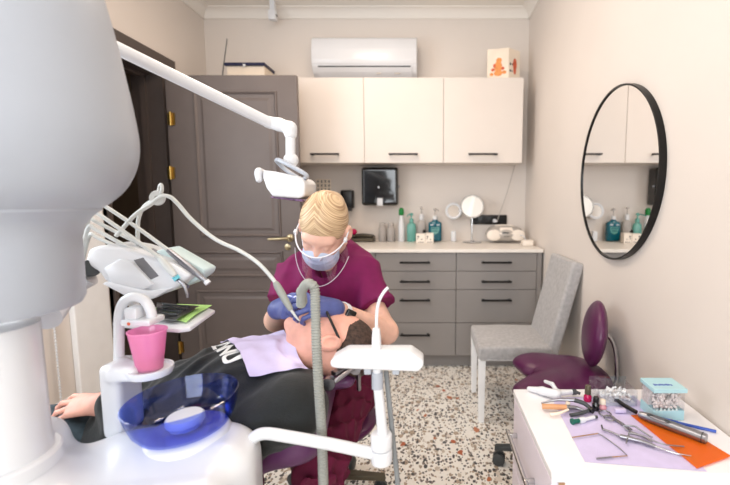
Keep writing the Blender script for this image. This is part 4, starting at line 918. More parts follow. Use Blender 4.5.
# arched water spout
ya = .99
sp_ = [P(119, 362, ya), P(119, 340, ya), P(119.5, 315, ya), P(124, 302, ya), P(134, 297, ya), P(145, 301, ya), P(151, 312, ya), P(152, 323, ya)]
add('cup_filler', tube(sp_, .0115, 14, 6), 'white', t)
c = P(134, 314, ya - .01)
add('filler_block', merge(box(c.x - .015, c.x + .016, ya - .025, ya + .015, c.z - .012, c.z + .018, .006), box(c.x - .022, c.x + .05, ya - .03, ya + .03, c.z - .026, c.z - .010, .005)), 'white', t)
c = P(128.5, 324, ya - .031); add('indicator', ellipsoid(c, (.004, .002, .004)), 'redprint', t, label='red dot')
# swing arm with suction holder
yA = .93
arm = add('swing_arm', tube([P(247, 456, yA), P(249, 446, yA), P(254, 437.5, yA), P(265, 433.5, yA), P(285, 436, yA), P(330, 444, yA), P(374, 453.5, yA)], .0143, 16, 6), 'white', t)
jc = P(381.5, 448, yA)
add('arm_joint', merge(cyl(jc + V(0, 0, -.036), jc + V(0, 0, -.0008), .0255, bev=.004), cyl(jc + V(0, 0, .0008), jc + V(0, 0, .036), .0255, bev=.004)), 'white', arm)
add('arm_post', tube([P(383, 438, yA), P(380, 405, yA), P(377.5, 380, yA), P(377, 368, yA)], [.0125, .0105], 14, 4), 'white', arm)
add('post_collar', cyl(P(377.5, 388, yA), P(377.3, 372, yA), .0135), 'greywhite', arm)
hb = [P(*q, yA - .025) for q in ((330, 361), (345, 352.5), (411, 352.5), (423.5, 361.5), (423.5, 367), (418, 372.5), (336, 369), (330, 367))]
add('holder_bar', prism(hb, V(0, .055, 0), .006, 3), 'white', arm)
for px in (368, 396): add('holder_slot', box(P(px, 370, yA).x - .008, P(px, 370, yA).x + .008, yA - .01, yA + .02, P(px, 371.5, yA).z - .004, P(px, 366, yA).z, .002), 'greywhite', arm)
ej = add('ejector_socket', lathe([(.0115, 0), (.0105, .03), (.0088, .052), (.0085, .054)], P(376.5, 351, yA), 20), 'white', arm)
# saliva ejector tip rests in the holder
add('saliva_ejector', tube([P(376.5, 330, yA), P(377, 312, yA), P(379.5, 300, yA), P(384, 292, yA), P(388, 287.5, yA)], .0036, 10, 6), 'clear', None, 'thin clear curved saliva ejector standing in the white holder bar', 'tube')
o = bpy.data.objects['saliva_ejector']; o.data.materials[0] = M['tape']
add('drain_hose', tube([P(386, 371, yA + .03), P(389, 400, yA + .03), P(393, 440, yA + .03), P(398, 490, yA + .03), V(-.075, .95, .42), V(-.14, .92, .32), V(-.30, .89, .24), V(-.56, .86, .22)], .0062, 10, 5), 'ridge', None, 'thin grey hose hanging behind the white holder post', 'hose')
# pink cup
t = thing('plastic_cup', 'pink translucent plastic cup on the round cup tray', 'cup', cupc + V(0, 0, .0008))
cz = .0012
add('cup_wall', lathe([(.0, cz), (.027, cz), (.0275, .003), (.0395, .092), (.0415, .094), (.0415, .0965), (.039, .0965), (.0375, .092), (.0262, .0055), (0, .0045)], cupc, 48), 'pinkcup', t)
add('water', lathe([(.0262, .006), (.0300, .036), (0, .036)], cupc, 32), 'pinkflesh', t)
# ================================================================== DELIVERY UNIT
yD = 1.12
t = thing('instrument_console', 'white delivery console with hoses and handpieces behind the pink cup', 'dental console', V(P(130, 290, yD).x, yD + .06, P(130, 300, yD).z))
poly = [(84, 264), (88, 249), (100, 245), (121, 248), (150, 257), (172, 264), (190, 276), (172, 291), (150, 299), (136, 300), (119, 287), (104, 281), (98, 272)]
add('console_body', prism([P(*q, yD) for q in poly], V(0, .13, 0), .010, 3), 'white', t)
poly = [(103, 268), (119, 259), (131, 262), (153, 285), (144, 290), (112, 285)]
add('side_cover', prism([P(*q, yD - .010) for q in poly], V(0, .02, 0), .005, 2), 'white', t)
poly = [(101, 284), (106, 281.5), (148, 291), (172, 288), (154, 298.5), (140, 302), (126, 297)]
add('lower_rail', prism([P(*q, yD - .012) for q in poly], V(0, .03, 0), .005, 2), 'white', t)
scr = [P(*q, yD - .0006) for q in ((133, 260), (143, 257.5), (159, 276), (149.5, 280.5))]
add('display', prism(scr, V(0, .004, 0), .001, 1), 'screen', t, label='dark grey display strip')
hp = [P(*q, yD + .05) for q in ((152, 252), (166, 248), (205, 270), (203, 276), (196, 281), (186, 287), (172, 285))]
add('holder_plate', prism(hp, V(0, .07, 0), .007, 2), 'holderplate', t, label='pale aqua handpiece rest')
# support arm to the unit column
add('support_arm', tube([P(90, 276, yD + .06), P(62, 292, yD + .03), V(-.86, .95, 1.02), V(colx, coly + .13, 1.00)], .028, 16, 6), 'white', t)
add('pivot', merge(cyl(P(91, 268, yD + .0), P(91, 268, yD + .12), .024, bev=.004)), 'castor', t)
hoses = [  # peak, mid, tool start, tool end, radius, tool metal
    ((98, 202), (135, 226), (168, 250), (207, 282), yD + .03, 'steel'),
    ((86, 206), (130, 236), (160, 258), (175, 276), yD + .00, 'hosewhite'),
    ((90, 218), (128, 238), (152, 250), (172, 264), yD + .06, 'steel'),
    ((90, 226), (122, 244), (148, 257), (180, 283), yD + .025, 'hosewhite'),
    ((91, 234), (116, 246), (134, 254), (146, 258), yD + .09, 'hosewhite')]
for k, (pk, md, ts, te, yy, mt) in enumerate(hoses):
    root = P(76 + k * 1.5, 236 + k * 7, yy + .02)
    h_ = add('supply_hose', tube([root, P(pk[0] - 4, pk[1] + 9, yy + .02), P(*pk, yy + .01), P(pk[0] + 6, pk[1] + 3.5, yy + .005), P(*md, yy), P(*ts, yy)], .0053, 10, 7), 'hosewhite', t)
    a, b_ = P(*ts, yy), P(*te, yy - .01)
    add('handpiece', tube([a, a.lerp(b_, .3), a.lerp(b_, .7), b_], .008, 12, 5, rfun=lambda i, N: .0065 + .003 * math.sin(PI * min(1, i / N * 1.1)) ), mt, h_)
# tips
a = P(175, 276, yD); add('cyan_ring', cyl(a, P(178, 279.5, yD), .0095), 'cyan', t, label='cyan ring')
add('tip', tube([P(178, 279.5, yD), P(184, 285, yD - .01), P(187, 293, yD - .02), P(187.5, 297.5, yD - .02)], [.005, .003], 8, 5), 'steel', t)
add('tip', tube([P(180, 283, yD + .02), P(188, 287, yD + .015)], [.008, .006], 10, 2), 'steel', t)
add('tip', merge(cyl(P(206, 281, yD + .02), P(208.5, 283.5, yD + .02), .0085), cyl(P(203, 278, yD + .02), P(207, 282, yD + .02), .005)), 'white', t)
# tray with green paper and pouch
zt_ = .925
def gt(px, py, dz=0): return G(px, py, zt_) + V(0, 0, dz)
pl = [gt(112, 322, -.002), gt(150, 306, -.002), gt(205, 306, -.002), gt(215, 309, -.002), gt(190, 326.5, -.002), gt(178, 328, -.002), gt(150, 326, -.002)]
t = thing('tray', 'white tray plate holding green paper between the console and the pink cup', 'tray', gt(165, 316, -.02))
add('tray_plate', prism(pl, V(0, 0, -.012), .004, 2), 'white', t)
add('tray_arm', tube([gt(150, 312, -.02), gt(135, 306, -.0), P(128, 299, yD + .08)], .012, 12, 5), 'white', t)
pp = [gt(150, 312), gt(163, 304), gt(212, 305.5), gt(186, 324)]
def fn(u, v):
    p = pp[0].lerp(pp[1], v).lerp(pp[3].lerp(pp[2], v), u); return V(p.x, p.y, zt_ + .0005 + .006 * u * u * (.5 + .5 * math.sin(5 * v)) + .001)
add('paper_sheet', grid_sheet(fn, 14, 14, .0008), 'green', None, 'bright green paper sheet on the white tray', 'paper')
po = [gt(156, 322, .008), gt(157, 306, .014), gt(200, 310, .013), gt(176, 324.5, .009)]
def fn(u, v):
    p = po[0].lerp(po[1], v).lerp(po[3].lerp(po[2], v), u); return V(p.x, p.y, zt_ + .012 + .003 * math.sin(8 * u + 3 * v) * math.sin(6 * v))
t = thing('sterile_pouch', 'silver and clear sterilisation pouch lying on the green paper', 'pouch', po[0])
add('foil', grid_sheet(fn, 20, 20, .001), 'steel', t)
for q in range(4):
    add('pouch_tool', tube([fn(.15, .2 + q * .2) + V(0, 0, .004), fn(.5, .25 + q * .18) + V(0, 0, .005), fn(.85, .2 + q * .2) + V(0, 0, .004)], .0025, 6, 4), 'castor', t)
# ================================================================== OPERATING LAMP
t = thing('dental_lamp', 'white operating lamp on a long sloping arm over the patient', 'dental lamp', P(281, 180, 1.50))
a0, a1 = P(104, 42, 1.16), P(272, 124, 1.50)
rt_ = V(colx, coly, a0.z + .18)
add('lamp_arm', tube([a0 + (a0 - a1) * .35, a0, a0.lerp(a1, .5), a1], [.0180, .0195], 18, 4), 'white', t)
add('arm_root', merge(cyl(a0 + (a0 - a1) * .35 + V(0, 0, -.09), a0 + (a0 - a1) * .35 + V(0, 0, .05), .036, bev=.006), tube([a0 + (a0 - a1) * .35 + V(0, 0, -.05), V(-.93, .80, a0.z + .07), V(colx, coly, 1.735)], .022, 12, 5)), 'white', t)
e0, e1, e2, e3 = P(268, 122, 1.50), P(279, 124.5, 1.50), P(290, 128, 1.50), P(290.5, 145, 1.50)
add('elbow', sculpt([('cap', e0, e1, .0215, .022, .01), ('cap', e1, e2, .022, .022, .01), ('cap', e2, P(290.5, 134, 1.50), .022, .022, .01)], .004, .02), 'white', t)
add('post', cyl(P(290.5, 132, 1.50), P(290.5, 160, 1.50), .0165), 'white', t)
add('swivel_ball', ellipsoid(P(291, 160, 1.50), (.026, .026, .026)), 'white', t)
hc = P(281, 183, 1.50)
def lp(px, py, y): return P(px, py, y)
prof_ = [(263, 170), (276, 171.5), (301, 178), (305, 183), (304.5, 196), (299, 198.5), (272, 196.5), (266, 188), (262.5, 178)]
add('lamp_head', prism([P(*q, 1.425) for q in prof_], V(0, .15, 0), .008, 3), 'white', t)
add('bezel', prism([P(*q, 1.4235) for q in ((276, 176), (297, 180), (302.5, 191), (272, 190), (269, 187))], V(0, .02, 0), .004, 2), 'white', t)
add('grip', sculpt([('cap', P(259, 171, 1.44), P(259, 171, 1.56), .012, .012, .01), ('cap', P(259, 180, 1.44), P(259, 180, 1.56), .010, .010, .03), ('cap', P(259, 174, 1.5), P(270, 174, 1.5), .010, .012, .02)], .004, .02), 'white', t)
l0, l1 = P(270, 196.5, 1.432), P(303, 199.5, 1.432)
add('lens', prism([l0, l1, l1 + V(-.004, 0, -.008), l0 + V(.008, 0, -.006)], V(0, .13, 0), .002, 1), 'lens', t, label='violet faceted lens')
hn = [P(279, 160, 1.46), P(291, 166, 1.44), P(305, 174, 1.44), P(306.5, 177.5, 1.46), P(300, 178.5, 1.52), P(286, 170, 1.56), P(277.5, 162, 1.54), P(277, 160, 1.49)]
def band(pts, r, sx):
    b = tube(pts + [pts[0]], r, 10, 6); return b
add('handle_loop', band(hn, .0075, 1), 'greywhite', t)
add('handle_mount', cyl(P(297, 176, 1.49), P(297, 183, 1.49), .013), 'white', t)
# ================================================================== HANDPIECE WITH HOSE AND RING HOOK
rc = P(157.5, 198, 1.16)
t = thing('hose_ring', 'small white ring hook carrying the pale hose above the console', 'hook', rc)
add('disc', lathe([(.006, -.006), (.019, -.006), (.021, 0), (.019, .006), (.006, .006)], rc, 28, (PI / 2, 0, .2), closed=True), 'hosewhite', t)
add('loop', tube([rc + V(.004, 0, .018), rc + V(.008, 0, .034), rc + V(.016, -.004, .036), rc + V(.018, -.006, .022), rc + V(.012, -.004, .010)], .0042, 8, 5), 'hosewhite', t)
add('stalk', tube([P(138, 245, 1.19), P(138, 222, 1.18), P(143, 208, 1.17), P(152, 201, 1.165)], .0055, 8, 5), 'hosewhite', t)
HPY = 1.20
t = thing('scaler_handpiece', 'pale dental handpiece on a long looping hose held by a blue glove', 'handpiece', P(285, 300, HPY))
add('supply_hose', tube([P(116, 236, 1.15), P(135, 215, 1.15), P(150, 205, 1.155), P(161, 196.5, 1.155), P(170, 197, 1.155), P(178, 204, 1.16), P(192, 220, 1.17), P(215, 239, 1.18), P(240, 251, 1.19), P(258, 263, 1.195), P(272, 278, 1.20), P(276, 284, 1.20)], .0056, 12, 7), 'hosewhite', t)
a, b_ = P(275, 282, 1.20), P(291, 310, 1.185)
add('handpiece_body', tube([a, a.lerp(b_, .2), a.lerp(b_, .5), a.lerp(b_, .8), b_], .009, 14, 6, rfun=lambda i, N: .0068 + .0042 * math.sin(PI * (i / N) ** .7)), 'hosegrey', t)
add('tip', tube([b_, P(296, 317, 1.185), P(299.5, 321, 1.19)], [.0045, .002], 8, 4), 'hosewhite', t)
# ================================================================== SUCTION HOSE
ys = 1.03
hp_ = [P(301, 305, 1.12), P(301.5, 294, 1.10), P(304, 287, 1.07), P(309, 283.5, ys), P(314.5, 289, ys), P(315.5, 310, ys - .01), P(316.5, 345, ys - .03), P(319, 390, ys - .04), P(321.5, 430, ys - .045), P(323.5, 490, ys - .045), V(-.265, .985, .46), V(-.30, .96, .33), V(-.40, .92, .23), V(-.56, .88, .20)]
pth = resample(hp_, 8, .0014)
L = len(pth)
def rr(i, N):
    f = i / N
    return (.0118 + .0012 * math.cos(i * 2 * PI / 5)) if f < .62 else .0112
t = thing('suction_hose', 'ribbed grey suction hose hanging in front of the patient\'s face', 'hose', P(322, 480, ys))
add('ribbed_hose', tube(pth, .012, 16, 0, False, rfun=rr), 'hosegrey', t)
a, b_ = P(302.5, 302, 1.13), P(301.3, 292, 1.10)
add('suction_grip', tube([b_ + V(.004, 0, .006), b_, a], .0138, 14, 3), 'hosegrey', t)
# ================================================================== PEOPLE
def nz(v): return Vector(v).normalized()
def head_prims(c, u, f, sc=1.0, ears=True, mouth_open=False, eo=0.0, fo=0.0):
    c = Vector(c); u = nz(u); f = Vector(f); f = (f - u * f.dot(u)).normalized(); s = u.cross(f)
    Rm = Matrix((s, u, f)).transposed()          # columns: left, up, forward
    def L(a, b_, d): return c + (s * a + u * b_ + f * d) * sc
    e = lambda p, r, k=.02: ('ell', L(*p), tuple(x * sc for x in r), Rm, k * sc)
    pr = [e((0, .030, -.015), (.076, .098, .096), .01), e((0, -.035, .022), (.062, .072, .072), .03), e((0, -.075, .040), (.046, .042, .048), .03), e((0, -.105, .070), (.022, .018, .018), .025),
          e((0, .030, .066), (.056, .024, .022), .02), e((.036, -.028, .062), (.020, .022, .020), .02), e((-.036, -.028, .062), (.020, .022, .020), .02)]
    pr += [('-ell', L(.030, .006, .093), (.017 * sc, .010 * sc, .014 * sc), Rm, .012 * sc), ('-ell', L(-.030, .006, .093), (.017 * sc, .010 * sc, .014 * sc), Rm, .012 * sc)]
    pr += [e((.030, .004, .076), (.0125, .0125, .0125), .004), e((-.030, .004, .076), (.0125, .0125, .0125), .004)]
    pr += [('cap', L(0, .012, .084), L(0, -.028, .106), .008 * sc, .012 * sc, .012 * sc), e((0, -.034, .106), (.011, .010, .010), .008), e((.012, -.037, .096), (.008, .007, .009), .006), e((-.012, -.037, .096), (.008, .007, .009), .006)]
    pr += [e((0, -.060, .090), (.023, .007, .011), .008), e((0, -.074 - (.012 if mouth_open else 0), .086), (.020, .007, .011), .008)]
    if mouth_open: pr += [('-ell', L(0, -.070, .098), (.015 * sc, .0075 * sc, .022 * sc), Rm, .004)]
    else: pr += [('-ell', L(0, -.067, .104), (.022 * sc, .0018 * sc, .010 * sc), Rm, .003)]
    if ears:
        for q in (1, -1):
            pr += [e((.083 * q, -.010 + eo, -.012 + fo), (.017, .036, .024), .004), ('-ell', L(.102 * q, -.002 + eo, -.006 + fo), (.015 * sc, .024 * sc, .014 * sc), Rm, .003), e((.078 * q, -.032 + eo, -.006 + fo), (.008, .010, .009), .008)]
    return pr, L, Rm
def hand_prims(w, d, n, side, curls, sc=1.0, thumb=(.35, .25, .2), spread=.06, r=1.0, tspread=.75):
    """side +1 left hand, -1 right hand; d to the knuckles, n out of the back of the hand"""
    d = nz(d); n = Vector(n); n = (n - d * n.dot(d)).normalized(); lat = d.cross(n) * side      # lat points to the thumb
    w = Vector(w); pr = []
    kn = []
    for i, (off, ln) in enumerate(((.030, .086), (.010, .090), (-.010, .086), (-.028, .078))):
        k = w + d * ln * sc + lat * off * sc - n * (.002 + .004 * abs(i - 1.2)) * sc; kn.append(k)
        pr.append(('cap', w + lat * off * .55 * sc + d * .008 * sc, k, .0150 * sc * r, .0112 * sc * r, .014 * sc))
    pr.append(('cap', w - d * .02 * sc, w + d * .03 * sc, .024 * sc * r, .022 * sc * r, .014 * sc))
    for i, L3 in enumerate(((.042, .026, .021), (.046, .030, .023), (.043, .028, .022), (.033, .022, .019))):
        p = kn[i]; ang = 0; rad = (.0092, .0094, .0090, .0080)[i]; dd = (d + lat * spread * (1.2 - i)).normalized()
        ax_ = dd.cross(n).normalized()
        for j, l in enumerate(L3):
            ang += curls[i][j]
            v = dd * math.cos(ang) - n * math.sin(ang)
            q = p + v * l * sc
            pr.append(('cap', p, q, rad * sc * r * (1 - .08 * j), rad * sc * r * (.93 - .10 * j), .003 * sc)); p = q
    p = w + d * .018 * sc + lat * .022 * sc; ang = 0; rr_ = (.0145, .0110, .0096)
    base = (d * (1 - tspread) + lat * tspread - n * .30).normalized()
    for j, l in enumerate((.044, .034, .028)):
        ang += thumb[j]
        v = (base * math.cos(ang) + (d * .8 - lat * .25 - n * .5).normalized() * math.sin(ang)).normalized(); q = p + v * l * sc
        pr.append(('cap', p, q, rr_[j] * sc * r, rr_[j] * .86 * sc * r, .008 * sc if j == 0 else .003 * sc)); p = q
    return pr
def C3(a, b_, c_): return (a, b_, c_)
# ------------------------------------------------------------------ dental chair
ax_ = nz((.93, .14, .335)); nn = nz((-.335, 0, .94)); Rb = frame(nn, ax_)
t = thing('treatment_chair', 'mauve leatherette dental treatment chair under the reclining patient', 'dental chair', (-.85, 1.15, 0))
bcn = V(-.625, 1.205, .500)
add('backrest', sculpt([('box', bcn, (.325, .215, .048), Rb, .045, .01), ('cap', bcn + Rb.col[0] * .27 + Rb.col[1] * .16 + Rb.col[2] * .01, bcn + Rb.col[0] * .27 - Rb.col[1] * .16 + Rb.col[2] * .01, .06, .06, .06)], .007, .04), 'chairpurple', t)
0 and add('backrest_seam', tube([bcn + Rb.col[0] * x + Rb.col[1] * y + Rb.col[2] * -.012 for x, y in ((-.30, -.226), (.0, -.2265), (.24, -.224), (.315, -.19))], .004, 8, 6), 'purple', t)
add('seat', sculpt([('box', V(-1.02, 1.12, .44), (.24, .24, .055), Matrix.Rotation(.10, 3, 'Y'), .05, .03), ('box', V(-1.38, 1.06, .43), (.28, .19, .045), Matrix.Rotation(.10, 3, 'Y') @ Matrix.Rotation(.14, 3, 'Z'), .045, .05)], .009, .04), 'chairpurple', t)
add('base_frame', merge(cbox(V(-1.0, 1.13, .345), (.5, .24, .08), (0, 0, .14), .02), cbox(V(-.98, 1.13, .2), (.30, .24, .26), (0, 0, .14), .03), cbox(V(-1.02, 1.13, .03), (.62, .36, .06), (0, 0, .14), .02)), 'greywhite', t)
# ------------------------------------------------------------------ patient
PT = thing('person', 'patient in a black sweatshirt lying back under the lavender bib, mouth open', 'person', (-.75, 1.2, .55))
hc = V(-.314, 1.285, .800); hu = nz((.985, .05, .12)); hf = nz((-.12, .16, .98))
hp, HL, HR = head_prims(hc, hu, hf, 1.07, True, True, .030, .020)
N0 = V(-.50, 1.255, .710)
neck = [('cap', hc - hu * .045 - hf * .02, N0, .056, .062, .03)]
sh_n, el_n, wr_n = V(-.365, 1.065, .685), V(-.61, 1.00, .585), V(-.885, 1.075, .700)
sh_f, el_f, wr_f = V(-.50, 1.43, .70), V(-.78, 1.47, .57), V(-1.0, 1.36, .60)
lhand = hand_prims(wr_n, (-.93, .12, -.05), (-.08, -.35, .93), 1, [C3(.20, .35, .2), C3(.22, .4, .25), C3(.28, .45, .25), C3(.36, .5, .25)], 1.03, (.3, .2, .2), .17, .92)
arms_b = [('cap', sh_n, el_n, .045, .040, .03), ('cap', el_n, wr_n, .040, .026, .02), ('cap', sh_f, el_f, .045, .040, .03), ('cap', el_f, wr_f, .040, .027, .02)]
rhand = hand_prims(wr_f, (-.95, -.2, -.05), (-.1, .2, .95), -1, [C3(.25, .3, .2)] * 4, 1.0)
At = nz((-.95, -.2, -.24)); Rt = frame(nz((-.26, -.05, .96)), At)
core = [('ell', V(-.60, 1.225, .675), (.18, .165, .095), Rt, .03), ('ell', V(-.80, 1.185, .605), (.18, .15, .08), Rt, .06), ('ell', V(-.96, 1.15, .53), (.14, .15, .075), Rt, .06),
        ('cap', V(-.98, 1.07, .545), V(-1.36, 1.01, .55), .07, .052, .04), ('cap', V(-1.36, 1.01, .55), V(-1.68, 1.02, .47), .05, .038, .02), ('cap', V(-.98, 1.24, .53), V(-1.36, 1.22, .53), .07, .052, .04), ('cap', V(-1.36, 1.22, .53), V(-1.68, 1.2, .45), .05, .038, .02)]
add('body', sculpt(hp + neck + arms_b + lhand + core + rhand, .004, .03, iters=1), 'skin2', PT, angle=0)
def ridges(amp, dirs):
    def f(X, Y, Z):
        o = 0
        for (a, b_, c, ph) in dirs:
            q = np.sin(a * X + b_ * Y + c * Z + ph + 1.6 * np.sin(.35 * (b_ * X - a * Y + c * Z) + ph)); o = o + (np.abs(q) - .6) * (.5 + .5 * np.sin(.3 * (a * Z + b_ * X) + 2 * ph))
        return o * amp / len(dirs) * 2
    return f
def folds(amp, dirs):
    def f(X, Y, Z):
        o = 0
        for (a, b_, c, ph) in dirs: o = o + np.sin(a * X + b_ * Y + c * Z + ph + 1.3 * np.sin(.5 * (b_ * X - a * Y + c * Z)))
        return o * amp / len(dirs)
    return f
hood = [('ell', V(-.60, 1.225, .675), (.21, .20, .128), Rt, .03), ('ell', V(-.79, 1.185, .61), (.21, .185, .112), Rt, .10), ('ell', V(-.96, 1.15, .54), (.11, .18, .085), Rt, .06), ('cap', sh_n + V(0, .03, 0), sh_f + V(.03, -.03, 0), .082, .082, .06),
        ('cap', sh_n, el_n, .082, .068, .05), ('cap', el_n, wr_n + V(.035, -.006, -.003), .066, .042, .04), ('cap', sh_f, el_f, .075, .064, .05), ('cap', el_f, wr_f + V(.03, .01, 0), .062, .043, .04), ('cap', N0 + V(-.02, 0, -.02), N0 + V(.03, 0, .022), .085, .078, .03), ('-cap', N0 + V(.02, 0, .01), N0 + V(.14, 0, .08), .058, .075, .012)]
hoodie = add('sweatshirt', sculpt(hood, .007, .04, ridges(.012, [(34, 26, -18, 0), (-26, 40, 26, 1.2), (52, -14, 34, 2.2)]), 2), 'hoodie', PT, label='black sweatshirt')
add('jeans', sculpt([('ell', V(-1.02, 1.14, .53), (.14, .18, .085), Rt, .03), ('cap', V(-.98, 1.065, .57), V(-1.36, 1.01, .56), .095, .070, .05), ('cap', V(-1.36, 1.01, .56), V(-1.68, 1.02, .47), .068, .055, .03), ('cap', V(-.98, 1.24, .53), V(-1.36, 1.22, .53), .085, .068, .05), ('cap', V(-1.36, 1.22, .53), V(-1.68, 1.2, .45), .066, .055, .03)], .008, .04, folds(.006, [(34, 20, -18, 0), (-24, 36, 26, 1.2)]), 1), 'jeans', PT, label='dark washed jeans')
# hair: short, dark; cap over the crown and back of the head
add('hair', sculpt([('ell', HL(0, .042, -.026), (.087, .106, .104), HR, .01), ('-box', HL(0, -.045, .11), (.13, .115, .118), HR, .03, .015), ('-box', HL(0, -.065, .0), (.13, .105, .16), HR, .02, .012), ('-ell', HL(.088, .016, .014), (.02, .036, .028), HR, .01), ('-ell', HL(-.088, .016, .014), (.02, .036, .028), HR, .01)], .004, .02, lambda X, Y, Z: .0006 * np.sin(460 * X + 190 * Y) * np.sin(440 * Z + 100 * Y)), 'hair_dark', PT, label='short dark hair')
gl = []
for q in (1, -1):
    gl.append(tube([HL(.085 * q, .050, .010), HL(.084 * q, .044, .03), HL(.076 * q, .028, .072), HL(.060 * q, .016, .095)], .0042, 8, 5))
gl.append(tube([HL(.060, .016, .095), HL(.03, .022, .100), HL(0, .018, .104), HL(-.03, .022, .100), HL(-.060, .016, .095)], .003, 8, 5))
add('glasses', merge(*gl), 'black', PT, label='black protective glasses')
# headrest
add('headrest', sculpt([('box', hc - hf * .116 + hu * .01, (.07, .085, .020), Matrix((hu, hu.cross(hf) * -1, hf)).transposed(), .026, .01)], .006, .03), 'chairpurple', t)
h0, h1 = P(332, 383, 1.13), P(356, 368, 1.20)
add('headrest_bar', merge(tube([h0 + V(-.06, .06, -.03), h0, h1, hc - hf * .15 + V(.08, 0, 0)], .007, 10, 4), cyl(h0 + V(-.008, -.012, 0), h0 + V(-.008, .012, 0), .018), cyl(h1 + V(0, -.014, 0), h1 + V(0, .014, 0), .016), cbox((h0 + h1) / 2 + V(0, .02, .012), (.09, .02, .012), frame((0, 0, 1), h1 - h0))), 'steel', t, label='metal headrest linkage')
# ------------------------------------------------------------------ bib draped on the chest
dg = bpy.context.evaluated_depsgraph_get()
def bvh_of(objs):
    vs, fs = [], []
    for o in objs:
        n0 = len(vs); off = ORIG[o.name]; vs += [v.co + off for v in o.data.vertices]; fs += [[n0 + i for i in p.vertices] for p in o.data.polygons]
    return BVHTree.FromPolygons(vs, fs)
pbody = [o for o in PT.children if o.name.startswith('body')][0]
nkb = sculpt([('cap', hc - hu * .075 - hf * .02, N0, .058, .064, .03)], .006, .02)
nkm = bpy.data.meshes.new('t'); nkb.to_mesh(nkm); nkb.free()
hv = [v.co + ORIG[hoodie.name] for v in hoodie.data.vertices]; nh_ = len(hv)
bv = BVHTree.FromPolygons(hv + [v.co.copy() for v in nkm.vertices], [list(p.vertices) for p in hoodie.data.polygons] + [[nh_ + i for i in p.vertices] for p in nkm.polygons])
bpy.data.meshes.remove(nkm)
def camhit(px, py):
    d = (P(px, py, 1.0) - V(0, 0, ZC)).normalized(); h = bv.ray_cast(V(0, 0, ZC), d); return h[0]
def drop(x, y, dz=.006):
    h = bv.ray_cast(V(x, y, 1.6), V(0, 0, -1)); return (h[0].z if h[0] is not None else .62) + dz
cor = [V(-.70, 1.36, .765), V(-.475, 1.335, .818), V(-.335, 1.125, .765), V(-.485, 1.09, .752)]

print('BIB', cor, [proj(q) for q in cor])
nu, nv = 34, 34; Zg = np.zeros((nu, nv)); XY = {}
for i in range(nu):
    for j in range(nv):
        u, v = i / (nu - 1), j / (nv - 1); p = cor[0].lerp(cor[1], u).lerp(cor[3].lerp(cor[2], u), v); XY[i, j] = p; Zg[i, j] = max(min(drop(p.x, p.y, .007), .86), p.z)
base_ = Zg.copy()
for _ in range(8):
    Zp = np.pad(Zg, 1, mode='edge'); Zg = np.maximum(base_, (Zp[:-2, 1:-1] + Zp[2:, 1:-1] + Zp[1:-1, :-2] + Zp[1:-1, 2:]) / 4)
def bf(u, v):
    i, j = round(u * (nu - 1)), round(v * (nv - 1)); p = XY[i, j]
    return V(p.x, p.y, Zg[i, j] + .003 * (1 + math.sin(11 * u + 4 * v) * math.sin(9 * v - 2 * u)))
add('dental_bib', grid_sheet(bf, nu, nv, .0012), 'bib', None, 'lavender paper bib spread over the chest of the reclining patient', 'bib')
# white lettering on the sweatshirt, partly under the bib
e_ = (cor[3] - cor[0]); e_.z = 0; xd = e_.normalized(); yd = V(0, 0, 1).cross(xd)
tc_ = cor[0].lerp(cor[3], .50) - yd * .022; tc_.z = 0
m4 = Matrix(((xd.x, yd.x, 0, tc_.x), (xd.y, yd.y, 0, tc_.y), (0, 0, 1, 0), (0, 0, 0, 1)))
me = text_mesh('ZVNU', .070, m4, .0008)
bmt = bmesh.new(); bmt.from_mesh(me); bmesh.ops.triangulate(bmt, faces=bmt.faces)
for _ in range(2): bmesh.ops.subdivide_edges(bmt, edges=[e for e in bmt.edges if e.calc_length() > .012], cuts=1)
for v in bmt.verts: v.co.z = drop(v.co.x, v.co.y, .0025) + v.co.z
add('lettering', bmt, 'white_text', PT, label='white block lettering', smooth=False)
# ------------------------------------------------------------------ dentist's stool
sc_ = V(-.40, 1.62, 0)
t = thing('work_stool', 'dark purple round work stool under the seated person in scrubs', 'stool', sc_)
add('seat', sculpt([('ell', sc_ + V(0, 0, .355), (.195, .195, .042), None, .01), ('ell', sc_ + V(0, 0, .345), (.185, .185, .045), None, .02)], .007, .03), 'purple', t)
add('gas_column', cyl(sc_ + V(0, 0, .1), sc_ + V(0, 0, .32), .024), 'chrome', t)
five_star(t, sc_, .205, 'olive', -1.12)
# ------------------------------------------------------------------ dentist
DT = thing('person', 'blonde dental worker in a magenta scrub top with face shield and blue gloves', 'person', (-.40, 1.62, 0))
dc = P(324, 230, 1.48); du = nz((.10, -.74, .67)); df = nz((-.13, -.66, -.74))
hp, DL, DR = head_prims(dc, du, df, 1.0, True, False)
shl, shr = P(362, 270, 1.66), P(296, 270, 1.66)          # viewer's right / left
ell_, elr = P(386, 332, 1.50), P(277, 320, 1.54)
wrl, wrr = P(333, 308.5, 1.285), P(278, 309, 1.36)
neckb = V((shl.x + shr.x) / 2 + .01, 1.65, 1.045)
body = hp + [('cap', dc - du * .05 - df * .03, neckb, .052, .058, .03), ('cap', shl + V(-.012, 0, -.015), ell_, .040, .042, .03), ('cap', ell_, wrl, .044, .027, .02), ('cap', shr + V(.015, 0, -.018), elr, .038, .042, .03), ('cap', elr, wrr, .044, .027, .02),
    ('cap', shl + V(-.02, 0, -.02), shr + V(.02, 0, -.02), .038, .038, .03), ('ell', V(-.385, 1.68, .90), (.145, .095, .19), None, .06), ('ell', V(-.39, 1.66, .60), (.14, .10, .17), None, .08), ('ell', V(-.40, 1.62, .46), (.15, .12, .09), None, .06)]
kn, kf = V(-.335, 1.22, .44), V(-.70, 1.55, .46)
an, af = V(-.36, 1.27, .09), V(-.72, 1.52, .09)
